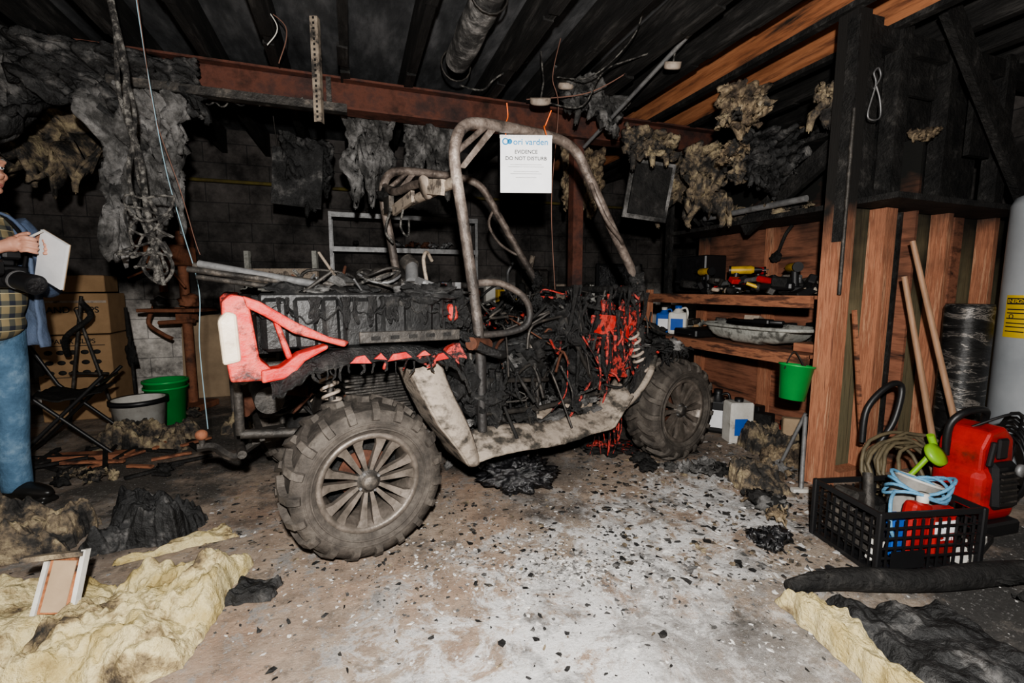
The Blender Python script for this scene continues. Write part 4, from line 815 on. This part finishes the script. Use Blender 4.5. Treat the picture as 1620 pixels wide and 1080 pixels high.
g.lathe([(0,0),(.06,0),(.065,.07),(.045,.10),(.03,.11),(0,.11)],darkst,Matrix.Translation((.18,-.25,1.09))@Matrix.Rotation(.3,4,'X'),22)
for k in range(5): g.tube([(.16+.09*math.cos(t),-.30+.11*math.sin(t),1.12+.014*k+.02*math.sin(2*t+k)) for t in [i*2*math.pi/20 for i in range(20)]],.0065,(cablem,darkst,galv)[k%3],8,closed=True)
g.tube([(.10,.1,1.1),(.02,.3,1.30)],.008,tan,8); g.tube([(.05,.0,1.1),(.12,.15,1.22)],.008,rust,8); g.box((.3,-.05,1.14),(.1,.2,.07),darkst,(.2,.1,.3),bev=.01); g.cyl((.3,-.34,1.13),(.34,-.24,1.21),.03,galv); g.cyl((.34,-.24,1.21),(.33,-.2,1.24),.04,darkst)
g.tube(spl([(-.1,.3,1.1),(-.05,.25,1.20),(.15,.2,1.18),(.2,.1,1.1)],5),.009,darkst,8); g.lump((.02,-.1,1.12),(.1,.12,.04),insulg,.5); g.lump((.25,.15,1.13),(.09,.12,.05),darkst,.5)
g.tube([(-.15,-.1,1.12),(.35,-.42,1.13)],.010,darkst,8); g.box((.32,-.44,1.11),(.07,.1,.07),galv,(.2,.3,.1),bev=.01)
for i in range(44):
    p=V((rnd(-.2,.38),rnd(-.45,.3),1.09)); q=p+V((rnd(-.12,.12),rnd(-.12,.12),rnd(0,.10))); g.tube([p,q],rnd(.004,.010),random.choice([darkst,galv,char,cablem,rust,darkst]),7)
g.obj('burnt_bed_cargo',utv)
def rocker(s):
    g=G()
    L=spl([(.20,0,.76),(.235,0,.66),(.30,0,.52),(.37,0,.42),(.44,0,.31)],4); Rr=spl([(.33,0,.80),(.37,0,.66),(.42,0,.54),(.455,0,.45),(.50,0,.31)],4)
    def f(u,v):
        k=v*(len(L)-1); i=min(int(k),len(L)-2); a=L[i].lerp(L[i+1],k-i); b=Rr[i].lerp(Rr[i+1],k-i); p=a.lerp(b,u)
        return V((p.x,s*(.56+.09*math.sin(v*2.2)*(1-.3*u)+.02*math.sin(u*3.14)),p.z+.004*nz(u*5,v*9)))
    g.surf(f,10,24,rockm); g.surf(lambda u,v:(lambda p:V((p.x+.0,s*(.40+(abs(p.y)-.40)*u),p.z)))(f(0,v)),8,24,rockm)
    def sill(u,v):
        x=.44+1.10*u; z0=.31+.012*math.sin(u*9); z=z0+.11*v*(1-.3*u); 
        if u>.86: z+=(u-.86)*1.2
        return V((x,s*(.625-.13*v**1.5-.05*u*u),z+.006*nz(u*30,v*3)))
    g.surf(sill,50,8,rockm)
    g.surf(lambda u,v:V((.44+1.10*u,s*(.60-.3*v),.315+(max(0,u-.86)*1.2))),30,3,rockm)
    g.tube(spl([(1.50,s*.56,.42),(1.62,s*.57,.50),(1.70,s*.58,.60),(1.74,s*.58,.70)],5),[.022,.018,.016,.012],rockm,8)
    g.prism([(1.54,.42),(1.62,.44),(1.72,.60),(1.76,.74),(1.70,.76),(1.64,.66)],s*.57,s*.54,meltb)
    g.obj('rocker_panel_'+('right' if s<0 else 'left'),utv,solid=.010)
rocker(-1); rocker(1)
g=G(); g.surf(lambda u,v:V((.42+1.2*u,-.50+1.0*v,.40+.035*nz(u*9,v*8)+.025*nz(u*25,v*22)+.012*nz(u*60,v*60))),90,70,insulg)
for i in range(90): g.lump((rnd(.5,1.6),rnd(-.48,.46),.42+rnd(0,.05)),(rnd(.02,.07),rnd(.02,.06),rnd(.01,.04)),random.choice([char,meltb,insulg,meltb,meltb]),.6)
g.box((1.25,-.42,.44),(.20,.10,.02),tan,(.1,.1,.2)); g.box((1.0,-.44,.43),(.14,.05,.015),tan,(.1,-.1,.5))
g.obj('burnt_floor_pan',utv)
g=G()
for s in (-1,1):
    yc=.27*s
    g.tube([(.55,yc-.2,.66),(1.0,yc-.2,.62),(1.0,yc+.2,.62),(.55,yc+.2,.66)],.014,darkst,8); g.tube([(.55,yc-.2,.66),(.50,yc-.2,1.05),(.50,yc+.2,1.05),(.55,yc+.2,.66)],.012,darkst,8)
    for x,y in ((.6,-.18),(.95,-.18),(.6,.18),(.95,.18)): g.tube([(x,yc+y,.40),(x,yc+y,.64)],.012,darkst,8)
    for i in range(18): g.lump((rnd(.55,1.05),yc+rnd(-.2,.18),.68+rnd(-.06,.10)),(rnd(.04,.08),rnd(.04,.08),rnd(.03,.06)),random.choice([meltb,char,meltb,insulg]),.6)
    g.drips((.56,yc-.2,.70),(1.05,yc-.2,.68),22,meltb,.06,.24,.008,(.02,.05,.05)); g.drips((.55,yc-.2,.8),(.55,yc+.2,.8),8,meltb,.06,.2,.009)
g.box((.45,0,.66),(.06,.9,.46),meltb); g.lump((.50,-.42,.68),(.10,.10,.15),meltb,.5,2,4); g.lump((.52,-.36,.86),(.1,.14,.07),meltb,.5,2,4); g.lump((.62,-.46,.55),(.09,.08,.12),meltb,.6,2,4); g.lump((.8,-.2,.66),(.2,.16,.14),meltb,.6,2,4); g.lump((.95,-.3,.80),(.14,.14,.08),meltb,.6,2,4)
g.tube([(.47,-.6,.86),(.60,-.52,.84)],.03,rust,10)
g.tube(spl([(.45,-.55,.9),(.52,-.6,.84),(.62,-.58,.80),(.70,-.5,.78)],5),.022,meltb,8)
for i in range(90):
    p=V((rnd(.5,1.3),rnd(-.50,.2),rnd(.5,1.05))); g.tube(spl([p,p+V((rnd(-.12,.12),rnd(-.1,.1),rnd(-.1,.08))),p+V((rnd(-.2,.2),rnd(-.15,.15),rnd(-.3,.05)))],4),rnd(.004,.009),random.choice([char,darkst,darkst,cablem,rust]),6)
g.obj('burnt_seats',utv)
g=G(); g.tube(spl([(.48,-.1,1.12),(.46,-.1,1.25),(.50,-.05,1.3),(.55,0,1.26)],5),.010,tan,8); g.box((.5,.05,1.14),(.03,.25,.03),tan,(.1,.3,0)); g.box((.52,-.3,1.12),(.03,.16,.03),galv); g.obj('seat_belt_brackets',utv)
# melted dash / hood
g=G()
for i in range(120):
    x=rnd(1.10,1.78); y=rnd(-.5,.5); z=rnd(.78,1.03)-(x-1.25)*.08+.06*nz(x*5,y*5)
    g.lump((x,y,z),(rnd(.02,.06),rnd(.02,.06),rnd(.015,.045)),random.choice([meltb,char,meltb,meltb,insulg,meltb,redd]),.6)
for i in range(120):
    p=V((rnd(1.05,1.75),rnd(-.54,.45),rnd(.6,1.10))); q=p+V((rnd(-.25,.25),rnd(-.1,.1),rnd(-.35,.05)))
    g.tube(spl([p,(p+q)/2+V((rnd(-.08,.08),rnd(-.04,.04),rnd(-.08,.04))),q],5),rnd(.003,.009),random.choice([meltb,char,darkst,darkst,redd,cablem]),6)
for k in range(9):
    z=.55+.05*k+rnd(-.02,.02); x0=rnd(1.25,1.42); g.tube(spl([(x0,-.50,z),(x0+.12,-.52,z+rnd(-.03,.03)),(x0+rnd(.2,.3),-.50,z+rnd(-.04,.04))],5),rnd(.005,.010),redd if k%2 else meltb,7)
g.drips((1.30,-.50,.96),(1.66,-.52,.92),34,redd,.04,.26,.008,(.0,.03,.14),.04); g.drips((1.15,-.48,.98),(1.70,-.50,.96),60,meltb,.06,.36,.009,(.0,.05,.14),.04); g.drips((1.15,-.2,1.0),(1.6,.3,1.0),50,meltb,.1,.5,.010,(.0,.1,.1),.05)
g.drips((1.66,-.5,.95),(1.66,.2,.95),12,redd,.1,.40,.008,(.04,.0,.1),.04); g.drips((1.42,-.42,.62),(1.62,-.42,.62),14,redd,.1,.35,.005,(0,.05,.06),.04)
g.prism([(1.30,.86),(1.34,.96),(1.46,.95),(1.44,.88),(1.38,.84)],-.53,-.51,redp); g.prism([(1.42,.60),(1.44,.80),(1.52,.82),(1.50,.68),(1.56,.58)],-.535,-.52,redd); g.prism([(1.5,.84),(1.56,.98),(1.62,.9),(1.58,.78)],-.52,-.51,redp)
g.lump((1.1,-.1,.72),(.14,.2,.16),meltb,.6,2,4); g.lump((1.25,.1,.85),(.1,.3,.12),char,.6,2,4); g.lump((1.35,-.30,.62),(.12,.14,.16),meltb,.6,2,4); g.lump((1.5,-.3,.8),(.14,.16,.12),meltb,.6,2,4); g.lump((1.2,-.35,.9),(.14,.12,.12),meltb,.6,2,4)
g.tube([(1.08+.10*math.sin(t),.27+.16*math.cos(t),1.02+.12*math.sin(t)) for t in [k*2*math.pi/20 for k in range(20)]],.010,char,8,closed=True)
g.tube([(1.08,.27,1.02),(1.4,.27,.85)],.014,char,8)
g.obj('melted_dash_and_hood',utv)
g=G()
for s in (-1,1):
    arc2=spl([(1.63,0,.64),(1.71,0,.71),(1.83,0,.75),(1.98,0,.75),(2.13,0,.70)],5)
    def ff(u,v,s=s):
        k=u*(len(arc2)-1); i=min(int(k),len(arc2)-2); p=arc2[i].lerp(arc2[i+1],k-i); return V((p.x,s*(.58-.26*v+.04*nz(u*9,s)+.02*nz(u*30,s)),p.z+.03*nz(u*11,v*6,s)+.015*nz(u*30,v*20,s)))
    g.surf(ff,60,24,meltb)
    for i in range(16): g.lump((rnd(1.63,2.08),s*rnd(.36,.56),rnd(.72,.78)),(rnd(.03,.06),rnd(.03,.06),rnd(.015,.035)),random.choice([meltb,char,insulg]),.6)
g.drips((1.65,-.58,.68),(2.05,-.58,.72),20,meltb,.02,.08,.006,wig=.02)
g.tube([(2.25,-.25,.5),(2.3,-.2,.75),(2.3,.2,.75),(2.25,.25,.5)],.018,char,10)
for i in range(14): g.lump((rnd(1.75,2.2),rnd(-.3,.3),rnd(.72,.82)),(rnd(.05,.1),rnd(.05,.1),rnd(.03,.05)),random.choice([meltb,char]),.6)
g.obj('front_fenders',utv,solid=0)
g=G(); g.tube(spl([(-.30,0,.42),(-.40,0,.36),(-.44,0,.335),(-.48,0,.36),(-.52,0,.40),(-.58,0,.405)],5),.018,darkst,4,flat=True); g.cyl((-.56,0,.40),(-.56,0,.44),.012,darkst); g.lump((-.56,0,.462),(.025,.025,.024),rustl,.02,1,3); g.box((-.30,0,.42),(.14,.06,.06),darkst); g.box((-.34,0,.47),(.02,.4,.04),darkst); g.obj('tow_hitch',utv)
g=G(); g.tube(spl([(.95,-.35,.38),(.96,-.36,.2),(.93,-.36,.08)],5),.008,darkst,6); g.tube(spl([(1.05,-.3,.38),(1.06,-.3,.15),(1.1,-.32,.03)],5),.008,darkst,6); g.drips((1.4,-.45,.38),(1.6,-.45,.4),12,redd,.15,.33,.004); g.obj('hanging_burnt_wiring',utv)

# evidence sign
sg=empty('evidence_sign',C(.067,2.255,0),RC+.04)
g=G(); g.box((0,0,1.695),(.245,.002,.265),paper); g.obj('sheet',sg)
g=G(); g.box((0,.002,1.82),(.25,.006,.014),whitep); g.obj('top_sleeve',sg)
text('mark_name','ori varden',.040,(.022,-.002,1.795),(rad(90),0,0),bluei,sg)
g=G(); g.lathe([(.010,0),(.016,0),(.016,.001),(.010,.001)],bluei,Matrix.Translation((-.098,-.0015,1.797))@Matrix.Rotation(rad(90),4,'X'),20); g.lathe([(0,0),(.012,0),(.012,.001),(0,.001)],bluei,Matrix.Translation((-.078,-.0015,1.797))@Matrix.Rotation(rad(90),4,'X'),20); g.obj('round_mark',sg)
text('headline','EVIDENCE',.024,(0,-.002,1.750),(rad(90),0,0),inkm,sg); text('headline_b','DO NOT DISTURB',.024,(0,-.002,1.720),(rad(90),0,0),inkm,sg)
g=G()
for z,w in ((1.692,.15),(1.682,.17),(1.660,.12),(1.650,.15),(1.633,.10)): g.box((0,-.0015,z),(w,.0006,.0022),galv)
g.obj('fine_print',sg)
g=G(); g.tube(spl([(-.095,0,1.82),(-.10,.03,1.88),(-.085,.06,1.93),(-.09,.05,1.99)],5),.003,orangep,6); g.tube(spl([(.10,0,1.82),(.09,.04,1.88),(.10,.08,1.9),(.125,.05,1.96)],5),.003,orangep,6); g.obj('orange_ties',sg)
g=G(); g.tube(spl([(2.50,1.68,2.10),(2.54,1.68,2.16),(2.52,1.68,2.2),(2.49,1.68,2.17),(2.51,1.68,2.12),(2.47,1.68,1.98),(2.50,1.68,1.95),(2.56,1.68,1.97),(2.55,1.68,2.05),(2.51,1.68,2.12)],5),.004,galv,6); g.obj('wire_hook')

# ------------------------------------------------------------------ man
man=empty('man',C(-2.54,2.16,0),RC-.15)
g=G()
g.lump((-.03,0,.93),(.13,.165,.13),denim,0,1,3)
for s,fx in ((1,.0),(-1,-.07)):
    g.tube(spl([(-.03,.09*s,.92),(-.04+fx*.4,.105*s,.70),(-.04+fx*.8,.11*s,.50),(-.06+fx,.11*s,.28),(-.07+fx,.115*s,.06)],4),[.10,.088,.070,.064,.062],denim,16)
g.obj('jeans',man,remesh=.012,smooth=4)
g=G()
for s,fx in ((1,.0),(-1,-.07)):
    g.lump((.0+fx,.115*s,.055),(.145,.052,.045),shoem,0,1,3); g.lump((-.07+fx,.115*s,.08),(.065,.045,.06),shoem,0,1,3); g.box((.0+fx,.115*s,.014),(.27,.09,.028),shoem,bev=.012,seg=2)
g.obj('shoes',man,remesh=.008,smooth=3)
g=G()
g.lump((.0,0,1.30),(.125,.185,.19),plaidm,0,1,3); g.lump((.035,0,1.08),(.145,.165,.19),plaidm,0,1,3); g.lump((.01,0,.94),(.14,.165,.10),plaidm,0,1,3); g.tube([(0,-.16,1.42),(0,.16,1.42)],.065,plaidm,14); g.tube([(0,0,1.40),(.03,0,1.50)],[.085,.062],plaidm,14)
g.obj('plaid_shirt',man,remesh=.012,smooth=4)
g=G()
def jk(u,v):
    a=rad(40)+rad(275)*u; z=1.47-.66*v
    rx=.145+.03*v+ (.02*math.sin(v*3)); ry=.20+.02*v
    if v<.12: ry*= .5+.5*(v/.12)**.5; rx*=.62+.38*(v/.12)**.5
    fl=1+.14*v*nz(u*7,1)+.06*nz(u*12,v*5)+.03*nz(u*30,v*9); 
    ex=.10*max(0,u-.85)/.15*v
    return V((.01+rx*math.cos(a)*fl+ex,ry*math.sin(a)*fl,z+.012*nz(u*9,2)))
g.surf(jk,54,34,jackm); g.obj('jacket',man,solid=.012)
g=G()
for s in (-1,1):
    g.tube(spl([(0,.17*s,1.42),(.01,.235*s,1.33),(.03,.265*s,1.15),(.09,.245*s,1.12),(.22,.16*s,1.21),(.29,.10*s,1.275)],5),[.075,.07,.062,.06,.052,.046],jackm,16)
g.obj('jacket_sleeves',man,remesh=.010,smooth=3)
g=G()
for s in (-1,1):
    w=V((.285,.105*s,1.275)); c=V((.345,.06*s,1.30))
    g.tube([w,(w+c)/2,c],[.028,.026,.03],skin,12); g.lump(c,(.042,.022,.036),skin,0,1,2)
    for k in range(4):
        b0=c+V((.03,-.004*s,.028-.019*k)); l=(.036,.042,.040,.032)[k]
        g.tube(spl([b0,b0+V((l*.7,-.006*s,.002)),b0+V((l*1.0,-.028*s,-.004)),b0+V((l*.75,-.045*s,-.008))],3),[.0095,.009,.0085,.007],skin,8)
    g.tube(spl([c+V((-.01,-.012*s,.025)),c+V((.015,-.03*s,.045)),c+V((.045,-.035*s,.05))],3),[.012,.0105,.008],skin,8)
g.obj('hands',man,remesh=.0035,smooth=2)
H=V((.12,0,-.005)); g=G()
g.lump(H+V((-.01,0,1.675)),(.098,.078,.098),skin,0,1,3); g.lump(H+V((.030,0,1.615)),(.068,.058,.075),skin,0,1,3); g.lump(H+V((.070,0,1.555)),(.028,.030,.022),skin,0,1,2)
g.tube([V((.01,0,1.44)),H+V((-.02,0,1.60))],[.062,.056],skin,14); g.tube([H+V((.084,0,1.66)),H+V((.112,0,1.615)),H+V((.098,0,1.607))],[.009,.017,.012],skin,10)
g.tube([H+V((.082,-.045,1.685)),H+V((.094,0,1.682)),H+V((.082,.045,1.685))],.010,skin,8)
for s in (-1,1):
    g.lump(H+V((-.01,.080*s,1.63)),(.020,.010,.034),skin,0,1,2); g.lump(H+V((.07,.035*s,1.62)),(.022,.02,.022),skin,0,1,2); g.lump(H+V((.102,.012*s,1.610)),(.010,.008,.008),skin,0,1,2)
    g.tube([H+V((.080,.018*s,1.668)),H+V((.083,.031*s,1.671)),H+V((.074,.044*s,1.667))],.006,skin,8)
g.obj('head',man,remesh=.0045,smooth=2)
g=G()
for s in (-1,1): g.lump(H+V((.076,.031*s,1.658)),(.008,.012,.007),paper,0,1,2); g.lump(H+V((.0825,.031*s,1.658)),(.0025,.005,.005),inkm,0,1,2); g.tube([H+V((.086,.016*s,1.690)),H+V((.090,.032*s,1.695)),H+V((.080,.050*s,1.689))],.004,hairm,6)
g.obj('eyes',man)
g=G(); lp=mat('lips',[(.42,.16,.13)],bump=0); g.tube(spl([H+V((.086,-.022,1.578)),H+V((.097,0,1.582)),H+V((.086,.022,1.578))],4),.0045,lp,8); g.tube(spl([H+V((.084,-.020,1.572)),H+V((.095,0,1.571)),H+V((.084,.020,1.572))],4),.005,lp,8); g.obj('lips',man)
g=G(); vs,fs=ico(4); pts=[]
for p in vs:
    k=1.09+.03*nz(p.x*9,p.y*9,p.z*9); pts.append(H+V((-.018+p.x*.098*k,p.y*.080*k,1.682+p.z*.098*k)))
keep=[f for f in fs if all((vs[i].z>.45 or vs[i].x<-.05-.5*max(0,-vs[i].z) ) and not(vs[i].x>.55 and vs[i].z<.72) and vs[i].z>-.55 for i in f)]
g.add(pts,keep,hairm,True); g.obj('hair',man,solid=.006)
g=G(); g.box((.42,.03,1.235),(.15,.012,.23),paper,(.15,.5,0)); g.box((.415,.04,1.235),(.155,.005,.235),boardm,(.15,.5,0)); g.obj('notepad',man)
g=G(); g.tube([(.37,-.02,1.33),(.44,-.01,1.36)],.005,whitep,8); g.obj('pen',man)
g=G(); g.box((.235,-.03,1.16),(.07,.145,.10),blackp,(0,.15,0),bev=.014,seg=2); g.box((.235,-.03,1.225),(.06,.06,.04),blackp,(0,.15,0),bev=.012)
g.tube([(.26,-.03,1.155),(.34,-.03,1.135),(.40,-.03,1.12)],[.040,.042,.046],blackp,24); g.tube([(.392,-.03,1.122),(.403,-.03,1.119)],.038,glassb,24); g.box((.25,-.03,1.27),(.10,.07,.06),blackp,(0,.1,0),bev=.01)
g.tube([(.30,-.03,1.145),(.31,-.03,1.142)],.0435,galv,24); g.box((.30,-.13,1.20),(.12,.05,.07),blackp,(0,.1,0),bev=.01)
g.tube(spl([(.23,-.10,1.20),(.18,-.12,1.34),(.03,-.09,1.49),(-.06,0,1.52),(.03,.09,1.49),(.18,.10,1.34),(.23,.05,1.20)],6),.008,blackp,6); g.obj('dslr_camera',man)

# ------------------------------------------------------------------ lights, camera
l=bpy.data.lights.new('camera_flash','POINT'); l.energy=470; l.color=(1,.97,.93); l.shadow_soft_size=.03
o=bpy.data.objects.new('camera_flash',l); bpy.context.scene.collection.objects.link(o); o.location=C(.03,-.12,1.36)
w=bpy.data.worlds.new('world'); bpy.context.scene.world=w; w.use_nodes=True; w.node_tree.nodes['Background'].inputs[0].default_value=(.9,.95,1,1); w.node_tree.nodes['Background'].inputs[1].default_value=.012
try: bpy.context.scene.view_settings.look='AgX - Medium High Contrast'
except Exception: pass
cd=bpy.data.cameras.new('camera'); cam=bpy.data.objects.new('camera',cd); bpy.context.scene.collection.objects.link(cam)
cd.lens=16; cd.sensor_width=36; cd.clip_start=.02; cam.location=(0,0,1.10); cam.rotation_euler=(rad(83.5),0,RC)
bpy.context.scene.camera=cam
